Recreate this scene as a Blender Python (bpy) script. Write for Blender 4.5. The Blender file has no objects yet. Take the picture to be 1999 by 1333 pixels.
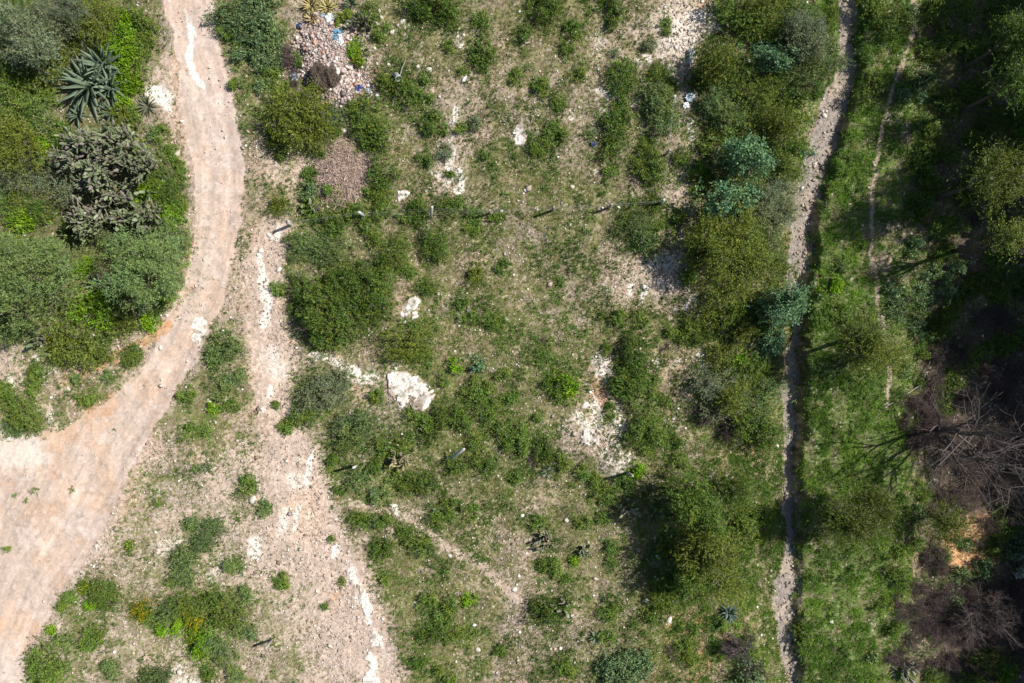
import bpy, math, random
import numpy as np
from mathutils import Vector

# ------------------------------------------------------------------ camera, sky, sun, exposure
SC = bpy.context.scene
COL = SC.collection
S = 0.03            # metres per photo pixel on the datum plane
HC = 40.0           # camera height
cam_d = bpy.data.cameras.new("drone_camera")
cam = bpy.data.objects.new("drone_camera", cam_d); COL.objects.link(cam)
cam.location = (0, 0, HC); cam.rotation_euler = (0, 0, 0)
cam_d.sensor_width = 36.0; cam_d.lens = 18.0 / (999.5 * S / HC)
cam_d.clip_start = 0.5; cam_d.clip_end = 2000
SC.camera = cam

SUN_EL, SUN_AZ = 45.0, 19.0     # azimuth counted from +X towards +Y
w = bpy.data.worlds.new("World"); SC.world = w; w.use_nodes = True
nt = w.node_tree
sky = nt.nodes.new('ShaderNodeTexSky'); sky.sky_type = 'NISHITA'; sky.sun_disc = False
sky.sun_elevation = math.radians(SUN_EL); sky.sun_rotation = math.radians(90 - SUN_AZ)
bg = nt.nodes['Background']; bg.inputs[1].default_value = 0.072
nt.links.new(sky.outputs[0], bg.inputs[0])
sl = bpy.data.lights.new("sun", 'SUN'); sl.energy = 4.9; sl.angle = math.radians(0.53); sl.color = (1.0, 0.96, 0.89)
so = bpy.data.objects.new("sun", sl); COL.objects.link(so)
e, a = math.radians(SUN_EL), math.radians(SUN_AZ)
sdir = Vector((math.cos(e) * math.cos(a), math.cos(e) * math.sin(a), math.sin(e)))
so.rotation_euler = sdir.to_track_quat('Z', 'Y').to_euler(); so.location = sdir * 60
SC.view_settings.view_transform = 'Standard'; SC.view_settings.look = 'None'
SC.view_settings.gamma = 1.0; SC.view_settings.exposure = 0.40
SC.cycles.max_bounces = 4; SC.cycles.diffuse_bounces = 2; SC.cycles.transmission_bounces = 2
SC.cycles.transparent_max_bounces = 4; SC.cycles.use_adaptive_sampling = True

# ------------------------------------------------------------------ noise and small maths
_L = np.random.default_rng(7).random((8, 256, 256))
def vnoise(x, y, k=0):
    xi = np.floor(x).astype(int); yi = np.floor(y).astype(int)
    fx = x - xi; fy = y - yi
    fx = fx * fx * (3 - 2 * fx); fy = fy * fy * (3 - 2 * fy)
    L = _L[k % 8]; x0 = xi & 255; x1 = (xi + 1) & 255; y0 = yi & 255; y1 = (yi + 1) & 255
    return (L[y0, x0] * (1 - fx) + L[y0, x1] * fx) * (1 - fy) + (L[y1, x0] * (1 - fx) + L[y1, x1] * fx) * fy
def fbm(x, y, scale, octv=4, k=0):
    """0..1, mean .5; scale = size of the largest lump"""
    s = np.zeros_like(x, dtype=float); a = 1.0; t = 0.0; f = 1.0 / scale
    for o in range(octv):
        s += a * vnoise(x * f + 17.3 * o + 5, y * f + 9.1 * o + 3, k + o); t += a; a *= 0.55; f *= 2.03
    return s / t
def sst(a, b, v):
    t = np.clip((v - a) / (b - a), 0, 1); return t * t * (3 - 2 * t)
def polydist(x, y, pts):
    d = np.full(x.shape, 1e9)
    for (ax, ay), (bx, by) in zip(pts[:-1], pts[1:]):
        vx, vy = bx - ax, by - ay
        t = np.clip(((x - ax) * vx + (y - ay) * vy) / (vx * vx + vy * vy + 1e-9), 0, 1)
        d = np.minimum(d, np.hypot(x - ax - t * vx, y - ay - t * vy))
    return d
def inpoly(x, y, pts):
    c = np.zeros(x.shape, bool); n = len(pts)
    for i in range(n):
        (ax, ay), (bx, by) = pts[i], pts[(i + 1) % n]
        if ay == by: continue
        m = ((ay > y) != (by > y)) & (x < (bx - ax) * (y - ay) / (by - ay) + ax)
        c ^= m
    return c

# ------------------------------------------------------------------ maps read off the photograph (1999 x 1333 px)
GROWS = """
9899972039 8212667855 6767631129 9988877657
9889963029 9311566746 6654311139 9988886447
8899952017 6212276544 5554431599 9988855447
7699821016 6511575334 4543543289 9964765437
8678762026 6864766345 5535352889 9827756437
9888864003 4733766255 5644563689 8248655238
9988885002 2211756256 6655563799 8287653368
9988876103 4532757356 7666542899 7287543368
9888886103 2666676565 6655654789 5287433367
9988996103 2777676755 6554663899 7187433235
9998996102 1657555645 6655213799 8298543344
9998983012 1588834566 7665223789 9488675455
9999851032 0599846666 6666665888 9788675444
2787210163 1277566656 6765864887 8689865333
2444420364 1253336887 7852864678 7598864332
5456201664 1556127888 7762864678 8387875432
6531104663 1667557888 7623574777 7288873322
1100003564 2266788887 8732786667 7188873332
0000156534 1168787878 7573777666 7299985333
0110155435 2247776667 5467888877 8288876635
1100355544 2126766655 5767688888 8288867625
1001553543 2224666565 4666588877 8388756436
1015566663 3221466664 3565598888 7277656544
1056667766 4321567764 3666688878 7377766333
0266567876 5321357665 3657775458 6288755223
1676465566 5531247655 5646773647 6388644355
3775653665 5522255655 5757765657 7488754466
""".split()
GR = np.array([[int(c) for c in ''.join(GROWS[i * 4:i * 4 + 4])] for i in range(27)], float)
def gmap0(px, py):
    u = np.clip(px / 50 - .5, 0, 38.999); v = np.clip(py / 50 - .5, 0, 25.999)
    i = u.astype(int); j = v.astype(int); fu = u - i; fv = v - j
    return (GR[j, i] * (1 - fu) + GR[j, i + 1] * fu) * (1 - fv) + (GR[j + 1, i] * (1 - fu) + GR[j + 1, i + 1] * fu) * fv

PL = """
60,75,62,s 128,32,48,s 182,28,44,o 30,25,40,g 235,38,22,l 232,78,32,l 255,112,24,l 252,150,26,l 262,172,18,l 288,58,26,g 282,95,20,g 90,125,34,o 22,150,36,k 60,165,25,g 115,85,30,o 5,90,34,g
40,212,42,g 80,228,30,m 15,235,26,g 30,290,48,o 72,282,22,l 10,330,28,g 100,192,16,g 122,262,22,k 35,345,34,s 130,358,36,s 275,298,18,l 300,340,28,g 292,362,24,l 258,388,14,l 332,428,24,l 20,395,30,g 48,432,26,l 232,232,22,o 345,362,18,g 262,232,18,g
330,300,18,g 348,400,18,g 322,395,20,k 150,445,24,k 85,410,28,k 95,330,26,k 240,410,22,g 350,330,14,g 315,262,14,g 240,195,16,l 296,262,12,m
60,560,88,m 25,505,50,m 110,500,36,m 285,520,74,m 240,480,36,m 335,470,34,m 30,620,44,m 175,606,36,l 165,515,20,l 205,585,24,k 232,560,26,k 150,672,40,o 108,655,20,y 240,628,26,o 290,626,18,l 325,578,18,l 305,602,18,k 212,648,20,k 180,690,26,g 120,690,20,o
257,696,20,g 72,730,21,g 66,755,15,g 170,775,17,g 46,806,32,g 5,762,20,g 30,832,18,m 438,678,27,m 420,704,15,g 365,772,16,g 415,800,10,l 455,793,12,k 370,840,14,g 400,842,12,g 440,745,16,m 470,735,14,m 430,770,12,m 145,745,12,m 215,735,10,m
452,28,32,c 478,60,28,c 484,100,22,c 500,20,34,c 520,60,32,c 514,98,28,c 528,128,18,c 462,165,14,g 527,138,17,g 514,168,14,c 535,75,20,c 440,60,16,g
672,40,16,y 690,92,18,l 702,112,15,y 720,24,20,g 745,60,16,g 845,8,36,k 872,32,20,k 822,20,18,k 935,40,16,g 942,105,24,k 905,140,10,g 880,90,12,g 585,112,12,k 545,168,16,g 562,112,24,d 570,160,18,d 575,135,14,d
588,232,52,o 615,265,30,o 532,268,14,y 642,238,22,g 555,205,18,k 662,224,20,s 722,228,34,g 738,288,26,k 748,338,26,k 700,205,22,g 718,260,24,k 838,240,23,k 862,252,12,g 830,308,14,k 870,296,14,s 900,250,12,g 925,242,15,s 762,165,24,g 798,182,24,g 832,150,12,g 832,195,14,g
605,340,15,k 598,376,16,c 604,396,10,l 548,405,20,o 600,412,15,g 648,430,24,g 690,416,24,g 745,375,22,g 815,408,22,k 870,400,20,g 742,412,20,g 898,396,10,g 925,422,15,g 970,425,14,g 945,300,10,k 878,340,8,k 545,300,12,k 620,425,12,k 790,420,12,g
595,478,30,m 645,492,32,m 655,445,16,k 765,495,30,g 730,460,18,g 850,477,28,k 922,450,12,g 795,530,13,g 932,540,18,o 980,522,14,k 835,560,18,g 690,562,50,k 640,600,52,g 722,600,42,k 602,585,32,k 640,650,38,k 735,558,30,g 655,560,26,y 585,610,18,g
795,665,36,o 828,692,18,g 622,765,42,s 660,752,24,s 592,812,22,g 560,830,15,g 543,563,13,g 538,790,7,k 735,775,14,g 700,835,38,m 668,828,14,s 762,868,24,g 820,822,20,g 850,832,24,k 900,590,12,k 965,625,18,g 890,715,12,l 930,708,13,b 868,740,12,g 938,752,22,g 915,620,12,g
925,770,18,g 960,800,22,g 1000,770,16,g 900,820,22,k 985,850,22,k 930,860,18,g 1020,840,14,g 980,730,12,g
1070,15,28,k 1045,8,18,g 1200,20,24,k 1120,55,17,k 1105,95,14,k 1022,65,14,k 1220,152,30,k 1212,138,15,l 1267,84,15,s 1200,103,8,s 1298,46,10,g 1300,62,8,g 1285,145,22,g 1290,222,34,m 1282,188,26,m 1202,246,26,k 1216,214,22,k 1050,290,18,g 1085,266,24,g 1060,170,16,g
1042,165,13,k 1090,202,14,g 1190,290,24,g 1262,290,18,g 1275,330,27,g 1250,322,18,g 1332,310,18,k 1370,340,21,o 1365,330,12,l 1396,370,18,o 1278,400,20,k 1320,422,16,k 1240,440,28,m 1285,440,14,g 1196,330,14,g 1222,432,18,g 1262,470,24,m 1150,260,10,m 1005,150,14,g 1130,150,12,g
1310,170,12,g 1355,375,10,g 1235,400,10,g
1400,110,42,o 1440,30,42,k 1412,38,10,l 1440,150,34,k 1505,110,34,b 1500,52,38,k 1482,18,34,o 1570,78,48,s 1592,130,38,m 1560,38,32,m 1490,178,30,o 1522,160,28,k 1412,210,36,m 1460,232,38,g 1480,190,16,l 1532,242,38,o 1572,168,16,d 1390,272,24,g 1455,310,46,b 1425,395,42,b
1465,372,22,o 1510,402,44,s 1552,228,26,g 1500,292,22,k 1576,296,12,b 1505,298,12,b 1532,332,30,g 1602,95,26,m 1615,40,20,g 1600,170,18,k 1545,290,24,g 1545,190,26,k 1370,160,22,k 1540,15,26,g 1620,15,16,k
1400,482,56,o 1442,462,46,o 1470,512,38,o 1422,568,36,o 1430,605,32,k 1500,470,30,m 1520,530,28,g 1530,595,44,b 1478,590,24,k 1508,668,28,b 1457,708,18,l 1390,622,24,o 1345,640,24,g 1318,655,18,g 1300,680,14,d 1212,620,17,g 1250,622,15,g 1370,655,20,k 1345,540,18,k 1480,640,22,k 1360,470,24,k
1235,690,30,k 1240,730,32,k 1228,765,27,k 1105,756,23,l 1088,750,22,k 1082,765,12,d 1180,680,12,k 1275,747,13,g 1280,772,12,g 1306,786,10,g 1190,795,10,k 1188,812,9,g 1095,775,16,g
1400,770,42,s 1380,812,26,d 1440,782,34,o 1470,730,28,g 1495,782,36,m 1470,832,36,k 1500,835,28,g 1400,702,24,o 1440,655,26,o 1270,840,32,g 1242,852,20,k 1302,852,18,g 1320,868,14,k 1050,812,9,g 1062,692,10,g 1060,665,10,d 1430,730,24,g 1370,740,18,s 1510,730,22,k 1425,830,26,d 1270,870,20,g
1360,978,56,k 1330,1005,36,m 1375,1062,56,o 1355,1112,46,k 1402,1132,38,o 1290,1180,26,g 1402,1080,28,d 1450,1042,26,g 1440,962,34,k 1325,902,18,g 1240,920,16,l 1215,946,18,g 1180,962,20,g 1142,920,14,g 1136,1020,15,g 1176,1012,13,g 1165,942,14,g 1470,1010,24,g 1300,1060,22,k 1300,1150,20,k
1195,1066,14,g 1195,1098,12,g 1060,1196,27,k 1098,1190,13,k 1195,1195,19,g 1180,1246,15,g 1195,1250,9,g 1105,1302,18,g 1225,1300,32,c 1250,1290,24,c 1200,1310,24,c 1180,1320,18,c 1355,1225,11,g 1310,1275,16,d 1326,1260,12,g 1344,1282,20,g 1462,1310,26,c 1438,1262,22,d 1400,1216,15,g 1320,1232,12,k 1275,1210,14,k 1345,1252,12,g
1120,1095,10,l 1082,1110,16,g 1060,1105,12,k 1105,1128,10,g 1010,870,18,g 1060,880,20,k 1100,900,16,g 1040,900,14,d 1010,930,16,g 1050,1020,14,g
655,902,18,k 700,930,24,m 740,908,18,k 667,955,10,k 830,945,24,k 790,945,20,g 745,965,18,m 700,1015,20,g 750,1015,16,k 790,1036,15,k 745,1072,20,k 865,1005,20,g 882,988,18,k 855,1030,10,k 815,1062,24,g 750,1130,10,g 550,1133,14,g 648,1053,6,k 835,1170,16,g 916,1170,12,l 878,1188,20,g
842,1240,20,k 815,1285,17,k 890,1240,22,g 515,990,14,m 975,1272,11,k 870,1320,18,g 635,1182,6,g 900,900,24,g 950,910,20,k 770,930,12,g 920,1000,16,g 860,1210,18,g 670,1135,7,o
163,1144,12,y 205,1160,28,g 130,1177,18,g 172,1182,9,l 190,1178,9,l 182,1242,20,g 160,1262,14,g 92,1295,34,g 70,1300,22,g 276,1190,19,y 320,1222,16,l 344,1225,14,l 370,1182,28,g 378,1205,20,y 402,1252,28,l 380,1245,14,y 440,1190,34,g 442,1210,12,y 425,1265,28,m 362,1090,24,m 355,1122,22,m 415,1030,20,m
370,1026,14,m 480,950,18,g 460,1100,18,m 253,1067,8,y 97,1230,9,l 68,957,5,g 15,1070,7,g 402,915,10,s 386,915,6,m 312,983,6,g 405,1312,16,k 338,1140,10,g 395,1060,20,m 290,1210,14,g 475,1160,16,m 480,1230,18,m 330,1195,24,m 300,1330,26,m 460,1320,16,m 130,1250,18,m 215,1300,18,m 30,965,4,g 52,975,4,g 140,955,4,k
1750,50,33,k 1702,18,24,g 1700,172,24,k 1695,40,16,g 1792,150,24,c 1800,182,18,c 1775,25,16,c 1770,180,14,c 1690,110,14,k 630,300,12,g 716,362,14,g 640,378,16,g 704,292,13,g 612,360,12,k 1972,385,38,d 1898,272,22,k 1830,20,26,k 1885,15,20,g 1945,25,24,k 1850,300,20,k 1800,300,24,k 1990,240,26,k 1880,380,24,k 1820,370,22,k
1622,558,18,l 1606,575,16,g 1772,600,30,c 1800,575,20,c 1790,642,18,c 1775,720,18,c 1830,757,40,d 1842,785,24,k 1800,800,26,d 1850,900,44,d 1905,940,44,d 1970,905,44,d 1965,775,38,d 1972,540,22,m 1750,560,16,c 1900,560,24,k 1870,520,18,c 1945,510,18,g 1860,600,22,k 1920,620,28,d 1975,660,26,k 1800,680,18,k
1892,780,30,d 1790,740,14,k 1925,720,26,d 1850,490,16,k 1905,430,20,d
1790,1000,16,c 1882,1130,20,c 1862,1160,18,c 1920,1112,22,c 1840,1110,30,d 1800,1150,28,d 1932,1182,44,d 1975,1150,34,d 1885,1205,34,d 1780,1255,28,d 1722,1180,16,g 1762,1082,18,g 1842,1080,16,g 1752,1130,22,k 1970,1022,28,k 1985,1070,24,c 1922,1292,28,g 1962,1312,22,l 1955,965,22,k 1830,1230,24,d
1860,1290,22,d 1740,1230,16,k 1790,1060,14,g 1760,980,12,g 1900,1250,20,d 1990,1210,24,d 1800,960,18,g 1625,1265,10,d 1556,1226,15,o 1566,1242,12,g 1650,340,10,g 1640,520,14,m 1600,620,14,g 1640,610,20,g 1730,1090,10,g 1755,1180,20,d 1700,1290,12,c 1810,1000,24,d 1825,1080,26,d 1850,1160,30,d 1800,1220,28,d 1880,1250,30,d 1960,1290,34,d 1930,1330,30,d 1780,780,26,d 1830,820,32,d 1770,820,20,d 1895,1180,30,d 1780,1200,26,d 1760,1290,26,d 1810,1100,22,d 1890,1160,30,d 1955,1210,34,d 1830,700,24,d 1790,860,30,d 1850,960,34,d 1930,1020,24,d 1900,1300,30,d 1990,1170,30,d 1830,1300,26,d
1865,840,46,d 1920,880,46,d 1985,850,44,d 1800,860,34,d 1960,960,44,d 1880,980,30,d 1985,1000,34,d 1990,720,34,d 1880,690,26,d 1850,1220,40,d 1990,1260,36,d 1940,1240,34,d 1820,1190,34,d 1960,620,26,d 1830,640,22,k 1900,700,24,g 1950,680,20,k 1860,740,20,k
1810,250,24,g 1850,200,26,k 1900,180,28,k 1940,240,28,k 1850,440,26,k 1790,410,26,k 1800,340,24,g 1960,480,26,k 1900,350,26,g 1850,560,20,c 1940,560,24,k 1990,330,30,k 1810,100,24,g 1850,80,26,k 1900,90,26,g 1960,100,30,k 1780,480,18,c 1810,530,20,c 1830,500,14,k 1990,560,24,k 1820,1330,22,g 1900,1330,24,k 1790,1300,18,d 1880,1060,14,c 1940,1070,20,g 1830,1330,20,g
""".split()
PLANTS = [(int(a_), int(b_), int(c_), d_) for a_, b_, c_, d_ in (it.split(',') for it in PL)]
SP = np.zeros((334, 500))          # how much leafy growth surrounds each plant, 4 px cells
_gy, _gx = np.mgrid[0:334, 0:500] * 4.0 + 2
for a_, b_, c_, d_ in PLANTS:
    if d_ == 'd': continue
    i0, i1 = max(0, int((b_ - c_ * 2) / 4)), int((b_ + c_ * 2) / 4) + 2; j0, j1 = max(0, int((a_ - c_ * 2) / 4)), int((a_ + c_ * 2) / 4) + 2
    d = np.hypot(_gx[i0:i1, j0:j1] - a_, _gy[i0:i1, j0:j1] - b_) / c_
    SP[i0:i1, j0:j1] = np.maximum(SP[i0:i1, j0:j1], 1 - sst(.7, 1.45, d))
def near_plant(px, py): return SP[np.clip((py / 4).astype(int), 0, 333), np.clip((px / 4).astype(int), 0, 499)]
ROAD = [(318,-900),(318,0),(335,60),(352,130),(350,200),(368,270),(381,330),(383,400),(380,470),(368,530),(345,580),(322,625),(302,680),(268,730),(200,790),(120,835),(60,855),(0,862),(-900,900),
        (-900,2200),(-200,1700),(30,1345),(64,1285),(88,1225),(112,1165),(160,1095),(206,1025),(236,960),(272,890),(310,825),(345,765),(385,705),(413,640),(438,590),(454,520),(470,440),(478,370),(476,290),(462,220),(448,150),(430,80),(418,0),(418,-900)]
STL = [(-900,1640),(0,1642),(60,1637),(130,1634),(190,1612),(240,1592),(300,1572),(350,1556),(400,1551),(450,1541),(500,1536),(550,1538),(600,1545),(650,1549),(700,1532),(760,1527),(830,1533),(880,1530),(930,1528),(980,1530),(1040,1533),(1080,1528),(1120,1515),(1180,1508),(1240,1515),(1300,1530),(1333,1540),(2200,1640)]
STR = [(-900,1676),(0,1678),(60,1671),(130,1665),(180,1656),(230,1646),(290,1630),(350,1606),(410,1591),(470,1581),(520,1574),(570,1568),(610,1565),(660,1562),(700,1561),(760,1561),(830,1557),(880,1550),(930,1550),(980,1551),(1040,1554),(1080,1551),(1120,1560),(1180,1552),(1240,1548),(1300,1551),(1333,1556),(2200,1660)]
FPATH = [(1790,-300),(1783,0),(1786,50),(1776,90),(1752,140),(1740,190),(1722,250),(1712,310),(1705,370),(1702,430),(1704,490),(1711,540),(1715,590),(1724,640),(1734,690),(1736,740),(1735,800)]
FPATH2 = [(1752,960),(1757,1000),(1758,1045),(1738,1085),(1712,1125),(1700,1160),(1690,1200)]
TRACK = [(546,440),(516,520),(514,600),(530,700),(530,780),(585,880),(608,960),(640,1060),(690,1150),(735,1250),(755,1345)]
TRAIL = [(690,985),(768,1000),(830,1035),(905,1085),(960,1120),(1010,1170)]
def sl_x(py): return np.interp(py, [p[0] for p in STL], [p[1] for p in STL])
def sr_x(py): return np.interp(py, [p[0] for p in STR], [p[1] for p in STR])
SHD = [(-300,1790),(0,1800),(60,1805),(110,1880),(220,1880),(280,1790),(350,1750),(430,1752),(500,1900),(545,1850),(600,1825),(640,1800),(700,1870),(760,1940),(850,1965),(930,1965),(1000,1970),(1060,1975),(1120,1970),(1180,1960),(1333,1950),(1800,1950)]

def gmap(px, py):
    g = gmap0(px, py); r_ = sr_x(py)
    b_ = sst(r_ + 2, r_ + 14, px) * (1 - sst(1680, 1720, px)); g = np.maximum(g, 7.6 * b_)
    lf = (1 - sst(sl_x(py) - 14, sl_x(py) - 2, px)) * sst(sl_x(py) - 90, sl_x(py) - 40, px); g = np.maximum(g, 7 * lf)
    g = g - 1.7 * (1 - sst(640, 800, px)) * sst(820, 900, py)
    g = g - 5.5 * (1 - sst(.2, 1.5, polydist(px, py, TRACK) / 34))
    g = g - 3.5 * (1 - sst(.4, 1.3, polydist(px, py, TRAIL) / 10))
    g = np.maximum(g, 7.0 * near_plant(px, py)) * (1 - .45 * sst(1750, 1830, px) * sst(600, 700, py))
    return np.clip(g, 0, 9)

def height(X, Y):
    px = X / S + 999.5; py = 666.5 - Y / S
    z = (fbm(X, Y, 9, 3, 1) - .5) * 0.55 + (fbm(X, Y, 1.3, 3, 2) - .5) * 0.16
    L = sl_x(py) + (fbm(X, Y, 1.2, 3, 5) - .5) * 26; R = sr_x(py) + (fbm(X, Y, .9, 3, 4) - .5) * 34
    depth = np.interp(py, [-300, 0, 300, 700, 1050, 1120, 1400], [.8, .75, .65, .85, .8, .4, .5])
    L = 999.5 + (L - 999.5) * (1 + depth / HC); R = 999.5 + (R - 999.5) * (1 + depth / HC)
    bed = sst(L - 60, L, px) * (1 - sst(R - 4, R + 13, px))
    z = z * (1 - .8 * bed) - depth * bed
    # smooth road
    rd = np.interp(py, [0, 300, 700], [1, 1, 1])
    # ravine side on the right, rough
    rv = sst(1745, 1830, px)
    z = z - rv * (0.5 + 1.3 * (fbm(X, Y, 5, 4, 3) - .45)) * (1 - sst(2010, 2060, px))
    # rubble and brush mounds
    for mx, my, rx, ry, h in ((635, 100, 60, 75, .4), (668, 185, 45, 35, .25), (672, 335, 58, 55, .2), (1210, 905, 45, 30, .15)):
        d = np.hypot((px - mx) / rx, (py - my) / ry)
        z = z + h * (1 - sst(0.25, 1.15, d + (fbm(X, Y, .8, 3, 6) - .5) * .5))
    # unseen earth bluff past the right edge, its crest shaped to cast the shadow
    ysrc = py + 105
    reach = 33.0 - (np.interp(ysrc, [p[0] for p in SHD], [p[1] for p in SHD]) - 999.5) * S
    top = np.maximum(reach * math.tan(e) * 1.02, 1.5) + (fbm(X * 0, Y, 1.1, 4, 2) - .5) * 3.0
    t = sst(31.2, 33.4, X + (fbm(X, Y, 2, 3, 7) - .5) * 1.0)
    z = z * (1 - t) + t * (top + sst(33, 60, X) * 3 + (fbm(X, Y, 3, 3, 1) - .5) * .8)
    return z
def zat(x, y): return float(height(np.array([x], float), np.array([y], float))[0])
def proj(X, Y, Z):
    k = HC / (HC - Z); return X * k / S + 999.5, 666.5 - Y * k / S
def at(px, py, hc=0.0):
    """ground point whose height-hc centre is seen at photo pixel px, py"""
    x = (px - 999.5) * S; y = (666.5 - py) * S; X, Y = x, y
    for _ in range(4):
        z = zat(X, Y); k = (HC - z - hc) / HC; X, Y = x * k, y * k
    return X, Y, zat(X, Y)

# ------------------------------------------------------------------ mesh building
def mkmesh(name, V, Fs, col=None, smooth=False, mats=None):
    me = bpy.data.meshes.new(name)
    V = np.asarray(V, np.float32)
    if isinstance(Fs, np.ndarray): Fs = [Fs]
    Fs = [np.asarray(f, np.int32) for f in Fs if len(f)]
    nl = sum(f.size for f in Fs); npoly = sum(len(f) for f in Fs)
    me.vertices.add(len(V)); me.vertices.foreach_set('co', V.ravel())
    me.loops.add(nl); me.polygons.add(npoly)
    st = []; o = 0
    for f in Fs:
        st.append(np.arange(len(f), dtype=np.int32) * f.shape[1] + o); o += f.size
    me.loops.foreach_set('vertex_index', np.concatenate([f.ravel() for f in Fs]))
    me.polygons.foreach_set('loop_start', np.concatenate(st))
    if smooth: me.polygons.foreach_set('use_smooth', np.ones(npoly, bool))
    me.update(calc_edges=True)
    if col is not None:
        at_ = me.attributes.new('Col', 'FLOAT_COLOR', 'POINT')
        c = np.ones((len(V), 4), np.float32); c[:, :3] = col
        at_.data.foreach_set('color', c.ravel())
    if mats: me.materials.append(mats)
    return me
def link(name, me, loc=(0, 0, 0), rz=0, sc=(1, 1, 1), parent=None):
    o = bpy.data.objects.new(name, me); COL.objects.link(o)
    o.location = loc; o.rotation_euler = (0, 0, rz); o.scale = sc
    if parent is not None: o.parent = parent
    return o

# ------------------------------------------------------------------ materials
def mat_base(name, rough=0.9):
    m = bpy.data.materials.new(name); m.use_nodes = True; n = m.node_tree
    b = n.nodes['Principled BSDF']; b.inputs['Roughness'].default_value = rough
    b.inputs['Specular IOR Level'].default_value = 0.2
    return m, n, b
def mat_earth(name, s1=14.0, amp=.45, bump=.5, rough=.95):
    m, n, b = mat_base(name, rough); N = n.nodes; Lk = n.links
    at_ = N.new('ShaderNodeAttribute'); at_.attribute_name = 'Col'
    tc = N.new('ShaderNodeTexCoord')
    no = N.new('ShaderNodeTexNoise'); no.inputs['Scale'].default_value = s1; no.inputs['Detail'].default_value = 6; no.inputs['Roughness'].default_value = .75
    Lk.new(tc.outputs['Object'], no.inputs['Vector'])
    mr = N.new('ShaderNodeMapRange'); mr.inputs[1].default_value = .3; mr.inputs[2].default_value = .7
    mr.inputs[3].default_value = 1 - amp; mr.inputs[4].default_value = 1 + amp
    Lk.new(no.outputs[0], mr.inputs[0])
    mx = N.new('ShaderNodeVectorMath'); mx.operation = 'SCALE'
    Lk.new(at_.outputs['Color'], mx.inputs[0]); Lk.new(mr.outputs[0], mx.inputs['Scale'])
    Lk.new(mx.outputs[0], b.inputs['Base Color'])
    bp = N.new('ShaderNodeBump'); bp.inputs['Strength'].default_value = bump; bp.inputs['Distance'].default_value = .06
    Lk.new(no.outputs[0], bp.inputs['Height']); Lk.new(bp.outputs[0], b.inputs['Normal'])
    return m
def mat_leaf(name, trans=.25, rough=.6):
    m, n, b = mat_base(name, rough); N = n.nodes; Lk = n.links
    at_ = N.new('ShaderNodeAttribute'); at_.attribute_name = 'Col'
    oi = N.new('ShaderNodeObjectInfo')
    mr = N.new('ShaderNodeMapRange'); mr.inputs[3].default_value = .82; mr.inputs[4].default_value = 1.18
    Lk.new(oi.outputs['Random'], mr.inputs[0])
    mx = N.new('ShaderNodeVectorMath'); mx.operation = 'SCALE'
    Lk.new(at_.outputs['Color'], mx.inputs[0]); Lk.new(mr.outputs[0], mx.inputs['Scale'])
    Lk.new(mx.outputs[0], b.inputs['Base Color'])
    tr = N.new('ShaderNodeBsdfTranslucent'); Lk.new(mx.outputs[0], tr.inputs[0])
    ms = N.new('ShaderNodeMixShader'); ms.inputs[0].default_value = trans
    Lk.new(b.outputs[0], ms.inputs[1]); Lk.new(tr.outputs[0], ms.inputs[2])
    Lk.new(ms.outputs[0], N['Material Output'].inputs[0])
    return m
def mat_plain(name, c, rough=.7, amp=.25, scale=20, metal=0):
    m, n, b = mat_base(name, rough); N = n.nodes; Lk = n.links
    no = N.new('ShaderNodeTexNoise'); no.inputs['Scale'].default_value = scale; no.inputs['Detail'].default_value = 4
    tc = N.new('ShaderNodeTexCoord'); Lk.new(tc.outputs['Object'], no.inputs['Vector'])
    r = N.new('ShaderNodeValToRGB'); r.color_ramp.elements[0].position = .3; r.color_ramp.elements[1].position = .7
    r.color_ramp.elements[0].color = tuple(v * (1 - amp) for v in c) + (1,); r.color_ramp.elements[1].color = tuple(min(1, v * (1 + amp)) for v in c) + (1,)
    Lk.new(no.outputs[0], r.inputs[0]); Lk.new(r.outputs[0], b.inputs['Base Color'])
    b.inputs['Metallic'].default_value = metal
    return m
M_EARTH = mat_earth('earth'); M_ROAD = mat_earth('road_dirt', 22, .22, .35); M_ROCKM = mat_earth('limestone', 9, .28, .9, .85)
M_STONE = mat_earth('stone', 12, .2, .4, .85)
M_LEAF = mat_leaf('leaf', .16, .5); M_GRASS = mat_leaf('grass_blade', .3)
M_BARK = mat_plain('bark', (.11, .085, .065)); M_TWIG = mat_earth('dry_twig', 10, .25, .1)
M_SUCC = mat_leaf('succulent_skin', .02, .5)

# ------------------------------------------------------------------ terrain
def axis(half, step):
    a = list(np.arange(-half, half + step / 2, step)); s = step; v = a[-1]; out = []
    while v < 320:
        s = min(s * 1.16, 25); v += s; out.append(v)
    return np.array([-q for q in out[::-1]] + a + out)
xs = axis(33.6, .07); ys = axis(21.6, .07)
X, Y = np.meshgrid(xs, ys); nX, nY = len(xs), len(ys)
Z = height(X, Y)
PX, PY = proj(X, Y, Z)
wx = PX + (fbm(X, Y, 1.0, 4, 1) - .5) * 26; wy = PY + (fbm(X, Y, 1.0, 4, 6) - .5) * 26   # ragged outlines
fx_ = PX + (fbm(X, Y, .5, 3, 3) - .5) * 11; fy_ = PY + (fbm(X, Y, .5, 3, 5) - .5) * 11
n1 = fbm(X, Y, .35, 3, 2); n2 = fbm(X, Y, 2.5, 4, 4); n3 = vnoise(X / .11, Y / .11, 5); n4 = vnoise(X / .075 + 9, Y / .075, 1)
C = lambda *v: np.array(v, float)
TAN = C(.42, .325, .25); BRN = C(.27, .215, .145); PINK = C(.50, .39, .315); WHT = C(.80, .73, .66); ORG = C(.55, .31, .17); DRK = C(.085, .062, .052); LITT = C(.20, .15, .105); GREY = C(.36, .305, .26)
col = np.zeros(X.shape + (3,))
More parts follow.
